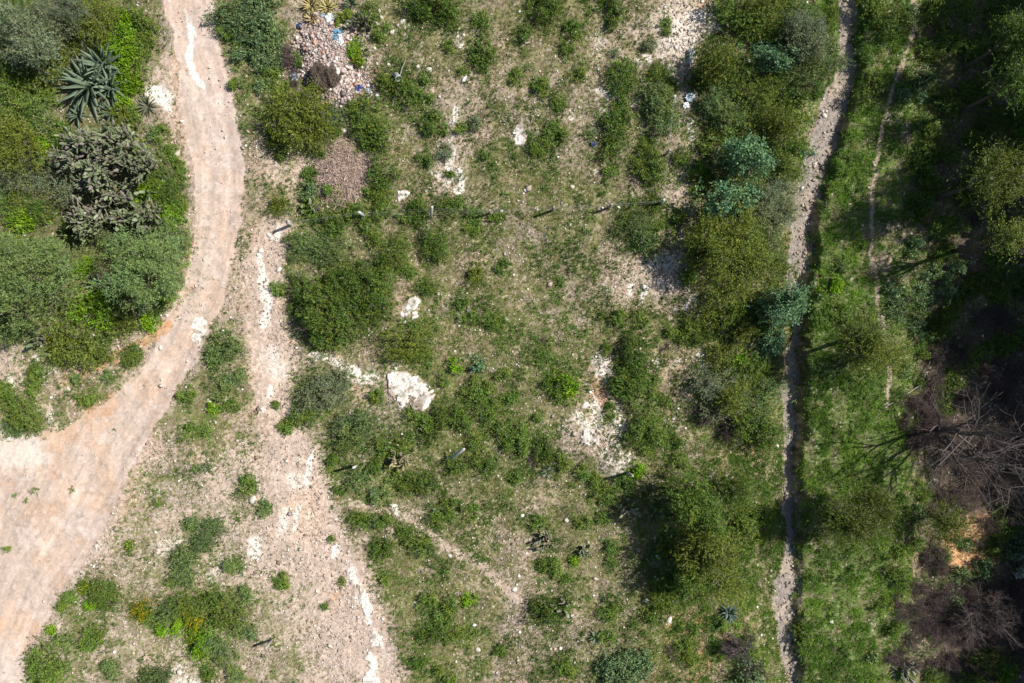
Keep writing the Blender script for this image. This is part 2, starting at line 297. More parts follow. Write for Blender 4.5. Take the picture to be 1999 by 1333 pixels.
def mixc(c, m):
    global col
    m = np.clip(m, 0, 1)[..., None]; col = col * (1 - m) + c * m
G = gmap(wx, wy)
col[:] = TAN
mixc(BRN, sst(1.5, 6, G + (n2 - .5) * 6) * .9)
mixc(C(.33, .26, .225), .7 * sst(.5, .62, fbm(X, Y, 3.2, 4, 6)) * (1 - sst(1500, 1560, PX)))
mixc(C(.50, .35, .25), .5 * sst(.52, .66, fbm(X, Y, 2.2, 4, 3)))
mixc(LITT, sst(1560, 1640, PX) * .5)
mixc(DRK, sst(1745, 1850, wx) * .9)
def ell(cx, cy, rx, ry, c, s=1.0, soft=.35):
    d = np.hypot((wx - cx) / rx, (wy - cy) / ry) + (n1 - .5) * .7
    mixc(c, s * (1 - sst(1 - soft, 1 + soft, d)))
def streak(pts, wd, c, s=1.0):
    d = polydist(wx * .5 + fx_ * .5, wy * .5 + fy_ * .5, pts) / wd + (n1 - .5) * 1.3 + (n3 - .5) * .7
    mixc(c, s * (1 - sst(.6, 1.25, d)))
mixc(C(.50, .395, .32), .65 * (1 - sst(640, 820, wx)) * sst(840, 930, wy) * sst(.3, .6, n2 + .1))
k_ = polydist(wx, wy, TRACK) / 38 + (n1 - .5) * 2.2 + (n2 - .5) * 2.2; mixc(PINK * 1.02, .7 * (1 - sst(.2, 1.4, k_)))
k_ = polydist(wx, wy, TRAIL) / 9 + (n1 - .5) * .9; mixc(C(.48, .38, .29), .6 * (1 - sst(.4, 1.3, k_)))
k_ = polydist(wx, wy, FPATH2) / 9 + (n1 - .5) * 1.4; mixc(C(.40, .31, .20), .6 * (1 - sst(.3, 1.3, k_)))
k_ = (1 - sst(330, 380, wx)) * (1 - sst(600, 670, wy)); mixc(C(.13, .10, .07), .8 * k_ * sst(4, 7, G))  # litter under the left wood, darkened to paint in shady gaps
# bare pale soil
for a_ in ((520,560,35,120,PINK,.8),(525,720,45,90,PINK,.8),(590,930,60,120,PINK,.8),(620,1050,70,110,PINK,.6),(700,1200,45,160,PINK,.7),(470,900,60,70,PINK,.6),(360,1010,60,30,PINK,.7),(430,1060,50,60,PINK,.6),
           (640,715,70,30,PINK,.8),(1330,70,80,75,C(.56,.46,.38),.95),(1250,110,60,50,TAN,.9),(1190,80,40,60,TAN,.8),(1345,290,26,80,PINK,.8),(1320,400,30,60,PINK,.7),(1290,540,70,45,PINK,.85),(1350,590,35,25,PINK,.85),
           (1165,800,40,110,C(.55,.38,.28),.85),(1170,850,60,35,PINK,.9),(1205,905,40,32,C(.55,.46,.40),.9),(885,340,50,50,PINK,.8),(900,210,35,35,PINK,.6),(890,80,22,22,PINK,.8),(790,45,20,20,PINK,.8),
           (560,330,40,50,PINK,.6),(310,180,50,70,PINK,.7),(60,720,90,50,PINK,.8),(100,780,30,70,PINK,.7),(1030,1100,50,150,C(.40,.31,.26),.7),(1100,950,60,60,C(.40,.30,.24),.6),(600,1000,40,60,C(.58,.42,.30),.6),
           (1440,880,50,34,ORG,.9),(1370,1240,70,50,ORG,.8),(1330,1290,60,45,ORG,.85),(1175,765,22,30,ORG,.8),(1470,870,30,30,ORG,.8),(1340,1200,50,25,ORG,.7),(1430,1230,50,50,C(.36,.22,.16),.7),(1905,1050,48,42,ORG,1.0),(1890,1095,30,28,ORG,.9),(1770,1090,25,60,C(.42,.30,.18),.8),(1790,500,60,45,C(.42,.30,.22),.6),(1940,460,50,25,C(.34,.23,.16),.5),
           (1745,770,18,28,C(.34,.26,.2),.7),(1330,180,30,55,C(.30,.25,.22),.6),(1400,12,40,14,ORG,.8),(1380,690,30,40,C(.48,.34,.25),.6),(630,120,75,90,C(.50,.40,.34),.9),(672,335,60,55,C(.33,.24,.19),.8),(1150,300,110,50,C(.34,.26,.22),.5),(1270,160,30,25,PINK,.6),(590,200,40,40,C(.34,.24,.2),.5),
           (1530,1250,30,90,C(.50,.38,.28),.5),(1690,210,20,50,C(.36,.28,.2),.5),(1690,480,20,45,C(.44,.32,.24),.5),(760,1000,80,10,C(.5,.37,.28),.6),(930,1140,60,10,C(.5,.37,.28),.4),(1160,1190,60,25,C(.5,.37,.3),.6)):
    ell(*a_)
# white limestone showing through
for pts, wd, s in (([(370,55),(372,85),(370,120),(378,145),(392,168)],7,1),([(360,20),(380,70)],5,.7),([(300,180),(325,190)],17,.95),([(320,200),(330,215)],8,.7),([(890,215),(882,238)],6,1),([(880,270),(885,305),(878,330)],6,.9),([(845,338),(880,345),(868,360)],7,.6),([(895,335),(903,350),(898,372)],8,.95),
                   ([(893,72),(900,92)],8,.95),([(787,40),(795,50)],6,.9),([(512,545),(518,570),(522,600),(515,630)],11,.85),([(505,500),(515,540)],7,.7),([(545,445),(540,470)],6,.9),([(528,755),(526,770)],6,.9),([(505,795),(515,798)],7,.6),([(605,690),(640,698),(665,712),(700,722)],8,.9),([(690,735),(730,738)],13,.9),([(530,690),(545,720)],20,.4),
                   ([(612,885),(600,925),(596,945)],6,.9),([(565,935),(590,950)],14,.45),([(560,1000),(545,1040)],9,.5),([(587,985),(570,1030)],5,.6),([(655,1070),(656,1080)],9,.95),([(498,1060),(500,1078)],14,.8),([(1170,700),(1180,720)],15,.8),([(1175,735),(1180,745)],10,.9),
                   ([(1160,790),(1165,830)],14,.7),([(1130,815),(1140,825)],13,.7),([(1200,800),(1215,830),(1200,860)],17,.6),([(1180,560),(1195,565)],6,.8),([(1270,520),(1310,505)],13,.55),([(1230,560),(1228,580)],7,.95),([(1258,568),(1250,590)],5,.9),([(1300,555),(1295,565)],7,.7),([(1350,580),(1335,600)],6,.8),([(1370,600),(1365,615)],8,.7),
                   ([(1368,690),(1380,715)],9,.8),([(1285,700),(1280,715)],6,.8),([(1318,712),(1325,705)],5,.6),([(1330,50),(1390,20),(1400,50)],14,.5),([(1300,90),(1350,75)],18,.4),([(1318,40),(1315,60)],3,.7),([(1265,108),(1272,120)],7,.8),([(1245,118),(1252,124)],6,.8),([(1290,112),(1310,135)],6,.5),([(1170,65),(1165,85),(1180,80)],7,.5),([(1170,175),(1210,195),(1240,198)],8,.7),
                   ([(1345,235),(1352,265)],6,.7),([(1110,215),(1115,225)],7,.5),([(1160,335),(1155,342)],6,.6),([(1165,210),(1180,210)],7,.5),([(22,735),(26,765)],7,.8),([(70,700),(90,735),(110,715)],10,.6),([(98,810),(100,830)],5,.8),([(0,875),(60,885)],40,.75),([(0,920),(40,1000)],50,.3),([(20,1250),(15,1333)],30,.5),
                   ([(768,990),(772,1003)],7,.95),([(1205,898),(1215,905)],25,.35),([(340,1310),(360,1300)],8,.7),([(350,1333),(380,1325)],10,.8),([(345,1060),(320,1070)],18,.35),([(430,1100),(420,1130)],14,.4),([(688,1115),(697,1135)],8,.9),([(700,1170),(715,1180),(722,1215)],6,.9),([(715,1160),(722,1200),(760,1300)],4,.3),([(1505,1110),(1512,1170)],8,.3)):
    streak(pts, wd, WHT, s)
for pts, wd, s in (([(325,640),(260,680),(215,702),(170,722)],11,.9),([(170,722),(130,740)],14,.5),([(215,790),(185,800)],24,.65),([(200,830),(160,860)],30,.35),([(372,560),(345,600),(330,640)],10,.6),([(375,480),(372,540)],6,.4),([(340,100),(345,180),(372,230)],7,.25),([(655,1160),(648,1165)],8,.5),([(650,965),(660,975)],6,.5)):
    streak(pts, wd, ORG, s)
ell(1178, 768, 17, 28, C(.42, .25, .16), .9); ell(1895, 1070, 52, 42, C(.62, .33, .17), .95)
# road, footpath, stream masks
road = inpoly(wx * .45 + fx_ * .55, wy * .45 + fy_ * .55, ROAD)
Lx = sl_x(PY) + (fbm(X, Y, 1.2, 3, 5) - .5) * 26; Rx = sr_x(PY) + (fbm(X, Y, .9, 3, 4) - .5) * 34
stream = (PX > Lx) & (PX < Rx)
water = stream & (PY > 975) & (PY < 1082) & (np.abs(fx_ - 1543 - 2 * np.sin(PY / 20)) < 9)
fwid = 3.4 + 4.5 * (fbm(X, Y, 1.5, 2, 2) - .3)
foot = (polydist(fx_ * .6 + wx * .4, fy_ * .6 + wy * .4, FPATH) < fwid)
foot &= ~stream
# road colouring: compacted pink-tan, paler gravel, faint long wheel marks
rc = (PINK * 1.0)[None, None] * np.ones(X.shape + (1,))
k_ = sst(.42, .6, fbm(X, Y, 3.5, 4, 2))[..., None]; rc = rc * (1 - .5 * k_) + C(.575, .47, .405) * .5 * k_
k_ = sst(.5, .62, fbm(X, Y, 1.8, 4, 7))[..., None]; rc = rc * (1 - .45 * k_) + C(.60, .41, .29) * .45 * k_
edge = polydist(PX, PY, ROAD[20:] ) ; k_ = ((1 - sst(8, 45, edge)) * .6)[..., None]; rc = rc * (1 - k_) + C(.50, .385, .325) * k_
st_ = vnoise(edge / 6.5 + 2 * fbm(X, Y, 3, 2, 1), (PY + PX * .3) / 160, 3)
k_ = (sst(.45, .8, st_) * .38)[..., None]; rc = rc * (1 - k_) + C(.43, .33, .275) * k_
st_ = vnoise(edge / 5 + 9, (PY + PX * .3) / 90, 6)
k_ = (sst(.50, .8, st_) * .35)[..., None]; rc = rc * (1 - k_) + C(.64, .52, .44) * k_
k_ = (sst(.56, .66, fbm(X, Y, .7, 4, 5)) * .35)[..., None]; rc = rc * (1 - k_) + C(.68, .57, .50) * k_
k_ = (sst(.55, .7, fbm(X, Y, 1.4, 4, 3)) * (.5 * sst(300, 700, PY)))[..., None]; rc = rc * (1 - k_) + C(.52, .34, .22) * k_
k_ = (sst(.60, .72, fbm(X, Y, .3, 3, 7)) * .45)[..., None]; rc = rc * (1 - k_) + C(.33, .26, .21) * k_
wmask = np.clip((col.mean(-1) - .50) / .12, 0, 1)[..., None]     # keep the white streaks on the road
omask = np.clip((col[..., 0] - col[..., 2] - .27) / .1, 0, 1)[..., None]
keep = np.maximum(wmask, omask)
far = (PY > 840)[..., None] * .85
col = np.where(road[..., None], rc * (1 - keep * (1 - far * .5)) + col * keep * (1 - far * .5), col)
sc_ = (GREY * .8)[None, None] * np.ones(X.shape + (1,)); k_ = sst(.45, .6, fbm(X, Y, 1.2, 3, 2))[..., None]
sc_ = sc_ * (1 - .8 * k_) + C(.38, .30, .235) * .8 * k_
col = np.where(stream[..., None], sc_, col)
col = np.where(water[..., None], C(.2, .18, .16), col)
col = np.where(foot[..., None], C(.35, .265, .20), col)
# damp, green film of tiny weeds between the plants
gm = sst(.18, .62, G / 9 * .75 + (fbm(X, Y, .8, 4, 3) - .5) * 1.0) * (~road) * (~stream) * (~foot) * (col.mean(-1) < .45) * (1 - .75 * sst(1750, 1850, PX) * sst(560, 700, PY))
mixc(C(.185, .180, .075), gm * .9)
mixc(C(.10, .15, .035), sst(1540, 1600, PX) * (1 - sst(1760, 1840, PX)) * gm * .9)
# limestone outcrops raised out of the soil
cls0 = road.astype(int) + stream + foot
ROCKS = {
 'slab': ([(757,730),(768,722),(790,726),(800,738),(815,731),(832,745),(845,755),(849,775),(838,790),(825,801),(805,796),(795,784),(783,797),(768,786),(760,768)], 'broad white limestone slab flush with the weeds, largest pale rock in the field', .10),
 'rise': ([(777,605),(785,592),(798,590),(800,583),(815,578),(822,588),(812,596),(822,605),(818,618),(808,622),(806,604),(795,612),(787,622),(778,615)], 'broken white limestone just right of the largest dark green thicket', .08),
 'sliver': ([(1003,242),(1018,237),(1022,256),(1030,272),(1022,286),(1007,282),(1003,272),(1010,260)], 'narrow upright white rock slab alone in the upper middle field', .07),
 'square': ([(777,372),(792,372),(801,376),(793,385),(784,395),(778,393)], 'small square white rock above the wire fence, right of twig heap', .08),
 'road': ([(380,622),(392,618),(402,632),(399,650),(390,662),(388,674),(377,668),(368,655),(375,640)], 'chalk white rock patch worn bare on the bend of the dirt road', .03),
 'chalk': ([(1130,848),(1140,835),(1155,832),(1172,842),(1180,855),(1172,868),(1150,872),(1135,866)], 'rounded chalky white rock at the foot of the orange gully', .10),
 'gully': ([(718,1240),(730,1232),(745,1245),(742,1262),(730,1272),(745,1290),(740,1312),(742,1345),(708,1345),(712,1310),(722,1290),(712,1282),(725,1262)], 'long ribbed white rock at the bottom edge beside the double track', .07),
 'ledge': ([(703,1135),(713,1150),(722,1180),(727,1205),(720,1212),(712,1195),(704,1170)], 'thin white rock ledge above the long ribbed rock near bottom', .07),
}
rid = np.zeros(X.shape, int)
for i, (k, (pts, lab, h)) in enumerate(ROCKS.items()):
    m = inpoly(fx_ * .5 + wx * .5, fy_ * .5 + wy * .5, pts) & (fbm(X, Y, .6, 4, i + 1) * .6 + fbm(X, Y, .2, 3, i) * .4 > (.43 if k in ('gully', 'ledge', 'chalk', 'rise', 'road') else .36))
    rid[m] = i + 1
    Z = Z + m * (h * (.35 + 1.3 * fbm(X, Y, .5, 3, i)))
    crack = np.abs(fbm(X, Y, .7, 3, i + 2) - .5)
    rk = WHT * (1 - .55 * (1 - sst(.003, .03, crack)))[..., None] * (.72 + .5 * fbm(X, Y, .22, 3, 1))[..., None]
    k_ = (sst(.58, .68, fbm(X, Y, .45, 3, 6)) * .8)[..., None]; rk = rk * (1 - k_) + C(.36, .28, .21) * k_
    col = np.where(m[..., None], rk, col)
# leaf litter and clods: small brown blotches off the road
ld = sst(.50, .66, fbm(X, Y, .45, 3, 4)) * sst(1.5, 5, G) * (cls0 == 0)
mixc(C(.17, .13, .09), ld * .6)
# fine pebble speckle
sp = 1 + (n3 - .5) * .5 + (n4 - .5) * .36
sp = np.where(road, 1 + (n3 - .5) * .2 + (n4 - .5) * .18, sp)
col *= sp[..., None]
pale = (n4 > .86) & (n3 > .45) & ~water
col[pale] = col[pale] * .45 + C(.62, .55, .49) * .55
Z = Z + (n4 - .5) * .022 * (~water) * np.where(road, .5, 1) + (n3 - .5) * .035 * (~water) * np.where(road, .4, 1)
# ruts on the road
Z = Z - road * (.02 + .035 * np.exp(-((edge - 26) / 9) ** 2) + .035 * np.exp(-((edge - 68) / 9) ** 2) + .015 * (vnoise(edge / 4, (PY + PX * .3) / 70, 2) - .5))
for o_ in (.28, .68):
    pass
V = np.stack([X, Y, Z], -1).reshape(-1, 3)
idx = np.arange(nX * nY).reshape(nY, nX)
quads = np.stack([idx[:-1, :-1], idx[:-1, 1:], idx[1:, 1:], idx[1:, :-1]], -1).reshape(-1, 4)
cls = np.zeros(X.shape, int); cls[road] = 1; cls[stream] = 2; cls[foot] = 3; cls[water] = 4
cls[rid > 0] = rid[rid > 0] + 10
fc = cls[:-1, :-1].reshape(-1)
cflat = col.reshape(-1, 3)
def part_of_terrain(name, sel, mat):
    q = quads[sel]; u, inv = np.unique(q, return_inverse=True)
    me = mkmesh(name, V[u], inv.reshape(q.shape), np.clip(cflat[u], 0, .9), True, mat)
    return link(name, me)
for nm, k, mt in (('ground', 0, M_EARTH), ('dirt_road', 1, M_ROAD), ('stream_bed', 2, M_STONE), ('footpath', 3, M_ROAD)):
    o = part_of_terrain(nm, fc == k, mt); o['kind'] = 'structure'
mw, nw, bw = mat_base('shallow_water', .3)
bw.inputs['Base Color'].default_value = (.19, .175, .155, 1); bw.inputs['Specular IOR Level'].default_value = .5
o = part_of_terrain('stream_water', fc == 4, mw); o['kind'] = 'structure'
for i, (k, (pts, lab, h)) in enumerate(ROCKS.items()):
    o = part_of_terrain('rock_outcrop', fc == 11 + i, M_ROCKM)
    o['label'] = lab; o['category'] = 'rock'; o['group'] = 'white limestone outcrops in the field'
blocked = (cls > 0)
for mx, my, rx, ry in ((635, 92, 62, 74), (678, 168, 44, 44), (670, 335, 50, 46)): blocked |= np.hypot((wx - mx) / rx, (wy - my) / ry) < 1
def sample_grid(arr, x, y):
    i = np.clip(np.searchsorted(xs, x), 0, nX - 1); j = np.clip(np.searchsorted(ys, y), 0, nY - 1)
    return arr[j, i]
del quads

# ------------------------------------------------------------------ labels: say where each plant stands
LM = [('the white limestone slab',800,760),('the rubble heap',640,110),('the dry twig heap',672,335),('the white bucket',773,145),('the blue pipe',1345,110),('the largest agave',160,160),
      ('the prickly pear thicket',215,320),('the lone fence post',692,915),('the road bend',400,600),('the lime green bush',178,603),('the narrow white rock',1015,262),('the orange bare bank',1900,1055),
      ('the tall dead tree',1900,850),('the olive tree clump',1370,1050),('the pale gravel wash',1340,50),('the orange gully',1165,770),('the ribbed white rock',730,1280),('the bottom left corner',40,1310),
      ('the square white rock',788,383),('the fence corner',1312,240),('the top left corner',30,30),('the bottom right corner',1960,1300),('the top right corner',1960,30),('the puddle of the stream',1542,1030),
      ('the twin tumbleweeds',632,145),('the yellow bush',532,268),('the left picture edge',10,760),('the chalky rock',1155,852),('the stream bed',1560,480),('the footpath',1715,420),('the footpath end',1735,760),
      ('the blue green tree',1455,310),('the bucket stick',788,135),('the dark thicket',670,610),('the pair of yuccas',620,12),('the bottom edge gravel',560,1310),('the bare centre field',1080,480),('the white road streak',378,120),
      ('the yellow cactus',783,893),('the grassy bank',1650,1200)]
def where8(dx, dy):
    a_ = math.degrees(math.atan2(-dy, dx)) % 360
    return ['right of', 'above and right of', 'above', 'above and left of', 'left of', 'below and left of', 'below', 'below and right of'][int((a_ + 22.5) // 45) % 8]
_used = set()
def place_label(desc, px, py, avoid=''):
    cand = sorted(LM, key=lambda l: math.hypot(px - l[1], py - l[2]))
    cand = [c for c in cand if math.hypot(px - c[1], py - c[2]) > 6][:6]
    opts = []
    for c in cand[:2]:
        d = math.hypot(px - c[1], py - c[2]); adv = 'close ' if d < 60 else ('just ' if d < 110 else '')
        opts.append(f"{desc} {adv}{where8(px - c[1], py - c[2])} {c[0]}")
    for i in range(len(cand)):
        for j in range(len(cand)):
            if i < j:
                c, d_ = cand[i], cand[j]
                w1, w2 = where8(px - c[1], py - c[2]), where8(px - d_[1], py - d_[2])
                opts.append(f"{desc} {w1} {c[0]}, {w2} {d_[0]}")
    for o_ in opts:
        if o_ not in _used and len(o_.split()) <= 16: _used.add(o_); return o_
    for sz in ('rather ragged', 'thin', 'dense', 'spreading', 'flat', 'upright', 'rounded', 'patchy', 'soft edged', 'loose'):
        for o_ in opts:
            o_ = sz + ' ' + o_
            if o_ not in _used and len(o_.split()) <= 16: _used.add(o_); return o_
    return opts[0]

# ------------------------------------------------------------------ plants
def unit(v): return v / (np.linalg.norm(v, axis=-1, keepdims=True) + 1e-9)
def leaves_mesh(P, D, Nn, L, W, col):
    """diamond leaves, one quad each, folded a little"""
    n = len(P); D = unit(D); Sd = unit(np.cross(D, Nn)); Nn = np.cross(Sd, D)
    L = L[:, None]; W = W[:, None]
    a = P; b = P + D * L * .45 + Sd * W * .5 + Nn * W * .18; c = P + D * L; d = P + D * L * .45 - Sd * W * .5 + Nn * W * .18
    V = np.stack([a, b, c, d], 1).reshape(-1, 3); F = np.arange(n * 4).reshape(n, 4)
    return V, F, np.repeat(col, 4, 0)
def crown(rng, R, H, z0, cover, leafL, leafW, c0, c1, tw=.35, per=9, nl=6, out=.55, grey=0.0, tip=None, flat=1.0):
    if R > 1.2: cover = cover * 1.5; nl = int(nl * 1.6)
    nl = max(3, nl); ang = rng.random(nl) * 6.283; rr = np.sqrt(rng.random(nl)) * (.62 if H > R * 1.1 else .82) * R
    cen = np.stack([np.cos(ang) * rr, np.sin(ang) * rr, z0 + (H - z0) * rng.uniform(.30, .72, nl)], 1)
    lr = R * (rng.uniform(.20, .42, nl) if R > 1.2 else rng.uniform(.30, .50, nl) if H > R * 1.1 else rng.uniform(.18, .46, nl))
    lz = (H - z0) * rng.uniform(.26, .46, nl) * flat
    area = math.pi * R * R
    n = int(min(cover * area / (leafL * leafW * .5), 60000)); nt = max(6, n // per)
    li = rng.choice(nl, nt, p=lr ** 2 / (lr ** 2).sum())
    d = rng.normal(size=(nt, 3)); d[:, 2] = np.abs(d[:, 2]) * 1.0 - .25; d = unit(d)
    rad = rng.random(nt) ** .25 * rng.uniform(.85, 1.08, nt)
    P0 = cen[li] + d * rad[:, None] * np.stack([lr[li], lr[li], lz[li]], 1)
    P0[:, 2] = np.maximum(P0[:, 2], .04)
    T = unit(d + out * rng.normal(size=(nt, 3)) + np.array([0, 0, .25])) * (tw * rng.uniform(.5, 1.3, nt))[:, None]
    hole = vnoise(P0[:, 0] / (.16 + .12 * R) + rng.random() * 90, P0[:, 1] / (.16 + .12 * R) + rng.random() * 90, 2) * .7 + vnoise(P0[:, 0] / .2 + 7, P0[:, 1] / .2 + P0[:, 2] / .3, 4) * .3
    low = hole < (.42 if R > 1.0 else .36); P0[low, 2] = z0 + (P0[low, 2] - z0) * .35      # hollows between the clumps
    sk = rng.random(nt) < (.05 if R > 1.2 else .2)          # low straggling skirt round the foot
    a_ = rng.random(nt) * 6.283; q_ = R * rng.uniform(.55, 1.45, nt)
    P0[sk] = np.stack([np.cos(a_) * q_, np.sin(a_) * q_, (H - z0) * .30 * rng.random(nt) + .03 + z0], 1)[sk]
    t = rng.random((nt, per)); P = P0[:, None] + T[:, None] * t[..., None] + rng.normal(size=(nt, per, 3)) * leafW * .6
    D = unit(T)[:, None] + rng.normal(size=(nt, per, 3)) * .75
    N = np.array([0, 0, .55]) + d[:, None] * .85 + rng.normal(size=(nt, per, 3)) * .55
    kt = rng.random(nt) ** 1.3; k = np.clip(kt[:, None] * .75 + rng.random((nt, per)) * .4, 0, 1)
    c = np.array(c0) * (1 - k[..., None]) + np.array(c1) * k[..., None]
    hue = (rng.random(nl) - .5)[li][:, None]; c = c * np.stack([1 + .28 * hue, 1 + .05 * hue, 1 - .3 * hue], -1) * (1 + .25 * (rng.random(nt) - .5))[:, None, None]
    if grey > 0:
        g = rng.random(nt) < grey; c[g] = c[g] * .35 + np.array([.24, .21, .18]) * .65
    if tip is not None:
        g = rng.random(nt) < tip[1]; c[g] = np.array(tip[0]) * rng.uniform(.7, 1.1, (g.sum(), per, 1))
    sz = rng.uniform(.65, 1.3, nt * per)
    V, F, cc = leaves_mesh(P.reshape(-1, 3), D.reshape(-1, 3), N.reshape(-1, 3), leafL * sz, leafW * sz, c.reshape(-1, 3))
    return V, F, cc, cen
def tubes(segs, sides=4):
    """segs: list of (p0, p1, r0, r1)"""
    A = np.array([s[0] for s in segs], float); B = np.array([s[1] for s in segs], float)
    r0 = np.array([s[2] for s in segs])[:, None]; r1 = np.array([s[3] for s in segs])[:, None]
    D = unit(B - A); ref = np.where(np.abs(D[:, 2:3]) > .9, np.array([[1., 0, 0]]), np.array([[0, 0, 1.]]))
    U = unit(np.cross(D, ref)); W_ = np.cross(D, U); vs = []
    for r, Pp in ((r0, A), (r1, B)):
        for k in range(sides):
            t = 6.2832 * k / sides; vs.append(Pp + (U * math.cos(t) + W_ * math.sin(t)) * r)
    n = len(A); V = np.stack(vs, 1).reshape(-1, 3); base = (np.arange(n) * sides * 2)[:, None]
    F = [base + np.array([k, (k + 1) % sides, sides + (k + 1) % sides, sides + k]) for k in range(sides)]
    return V, np.concatenate(F, 0)
def stems(rng, cen, r=.035, n=1):
    segs = []
    for c in cen:
        p = np.array([rng.normal() * .05, rng.normal() * .05, -.1]); q = np.array(c) * [1, 1, .95]
        m = (p + q) / 2 + rng.normal(size=3) * .08 * np.linalg.norm(q) ; segs += [(p, m, r, r * .7), (m, q, r * .7, r * .35)]
        for _ in range(3):
            e_ = q + rng.normal(size=3) * .25 * (.4 + np.linalg.norm(q[:2])); e_[2] = max(e_[2], .1); segs.append((q * .9 + m * .1, e_, r * .35, r * .12))
    return tubes(segs)
def deadwood(rng, R, H, n0=9, levels=4, r=.03, kids=3, spread=.75, curve=.25):
    segs = []
    def grow(p, d, L, rad, lv):
        q = p
        for _ in range(2):
            d = unit(d + rng.normal(size=3) * curve); d[2] = max(d[2], -.1); nq = q + d * L / 2
            nq[2] = max(nq[2], .03); segs.append((q, nq, rad, rad * .75)); q = nq; rad *= .78
            if lv > 0:
                for _k in range(kids - 1 if _ == 0 else kids):
                    grow(q, unit(d + rng.normal(size=3) * spread), L * rng.uniform(.5, .78), rad * .72, lv - 1)
    for _ in range(n0):
        a_ = rng.random() * 6.283; t = rng.uniform(.25, 1.15)
        d = unit(np.array([math.cos(a_) * R * t, math.sin(a_) * R * t, H * rng.uniform(.5, 1.0)]))
        grow(np.array([0, 0, -.05]), d, math.hypot(R * t, H) * .5, r, levels - 1)
    return segs

PAL = {  # dark, light, leaf length, leaf width, cover, twig, greyness, twig leaves, outwardness
 'm': ((.070,.125,.036),(.260,.345,.108),.095,.030,2.8,.30,.05,10,.5),
 'o': ((.062,.092,.014),(.245,.300,.045),.090,.034,2.6,.42,.06,12,.35),
 'b': ((.050,.120,.050),(.200,.345,.165),.15,.065,2.8,.22,.0,6,.8),
 'g': ((.068,.120,.020),(.225,.330,.055),.100,.032,2.5,.26,.05,9,.6),
 'k': ((.048,.096,.014),(.160,.250,.040),.090,.036,2.6,.24,.03,9,.6),
 'l': ((.090,.190,.006),(.260,.440,.022),.11,.052,2.9,.22,.0,7,.6),
 's': ((.095,.130,.060),(.265,.310,.165),.090,.026,2.5,.32,.12,10,.5),
 'c': ((.065,.125,.045),(.230,.325,.135),.13,.058,2.5,.20,.03,6,.8),
 'y': ((.090,.150,.012),(.250,.310,.024),.11,.045,2.8,.25,.0,8,.5),
}
DESC = {'m': ('feathery grey green', 'mesquite'), 'o': ('olive brown leaved', 'olive'), 'b': ('blue green broad leaved', 'blue'), 'g': ('mid green', 'green'), 'k': ('dark green', 'dark'),
        'l': ('bright lime green', 'lime'), 's': ('silvery grey', 'silver'), 'c': ('pale leafy', 'pale'), 'd': ('bare brown', 'dead'), 'y': ('yellow flowering', 'yellow')}
SIZES = [.22, .42, .7, 1.1, 1.7, 2.6]
_protos = {}
def proto(t, R, var, tall):
    key = (t, R, var, tall)
    if key in _protos: return _protos[key]
    rng = np.random.default_rng(abs(hash((ord(t), int(R * 100), var, int(tall * 10)))) % 2 ** 31)
    H = R * tall
    if t == 'd':
        lv = 4 if R > .6 else 3
        V, F = tubes(deadwood(rng, R, H, 13 if R > .6 else 9, lv, .022 + .008 * R, 3, .8), 3)
        c = np.array([.135, .098, .092]) * rng.uniform(.6, 1.3, (len(V) // 6, 1)).repeat(6, 0)
        me = mkmesh('dead_branches', V, F, c, False, M_TWIG); _protos[key] = (me, None); return _protos[key]
    c0, c1, lL, lW, cov, tw, grey, per, out = PAL[t]
    k = .75 if R < .5 else (1.0 if R < 1.5 else 1.12)
    tip = ((.55, .40, .01), .30) if t == 'y' else (((.30, .31, .04), .05) if t in 'gko' else None)
    V, F, cc, cen = crown(rng, R, H, H * (.05 if R < 1 else .22), cov, lL * k, lW * k, c0, c1, tw * (.5 + .5 * min(R, 1.6)), per, 5 + int(R * 7), out, grey, tip)
    fol = mkmesh('foliage', V, F, cc, False, M_LEAF)
    Vs, Fs = stems(rng, cen, .02 + .02 * R)
    st = mkmesh('stem', Vs, Fs, None, False, M_BARK)
    _protos[key] = (fol, st); return _protos[key]
rnd = random.Random(5); rng0 = np.random.default_rng(77)
def merged_small(t, R, var, tall):
    return proto(t, R, var, tall)[0]
COUNT = {}
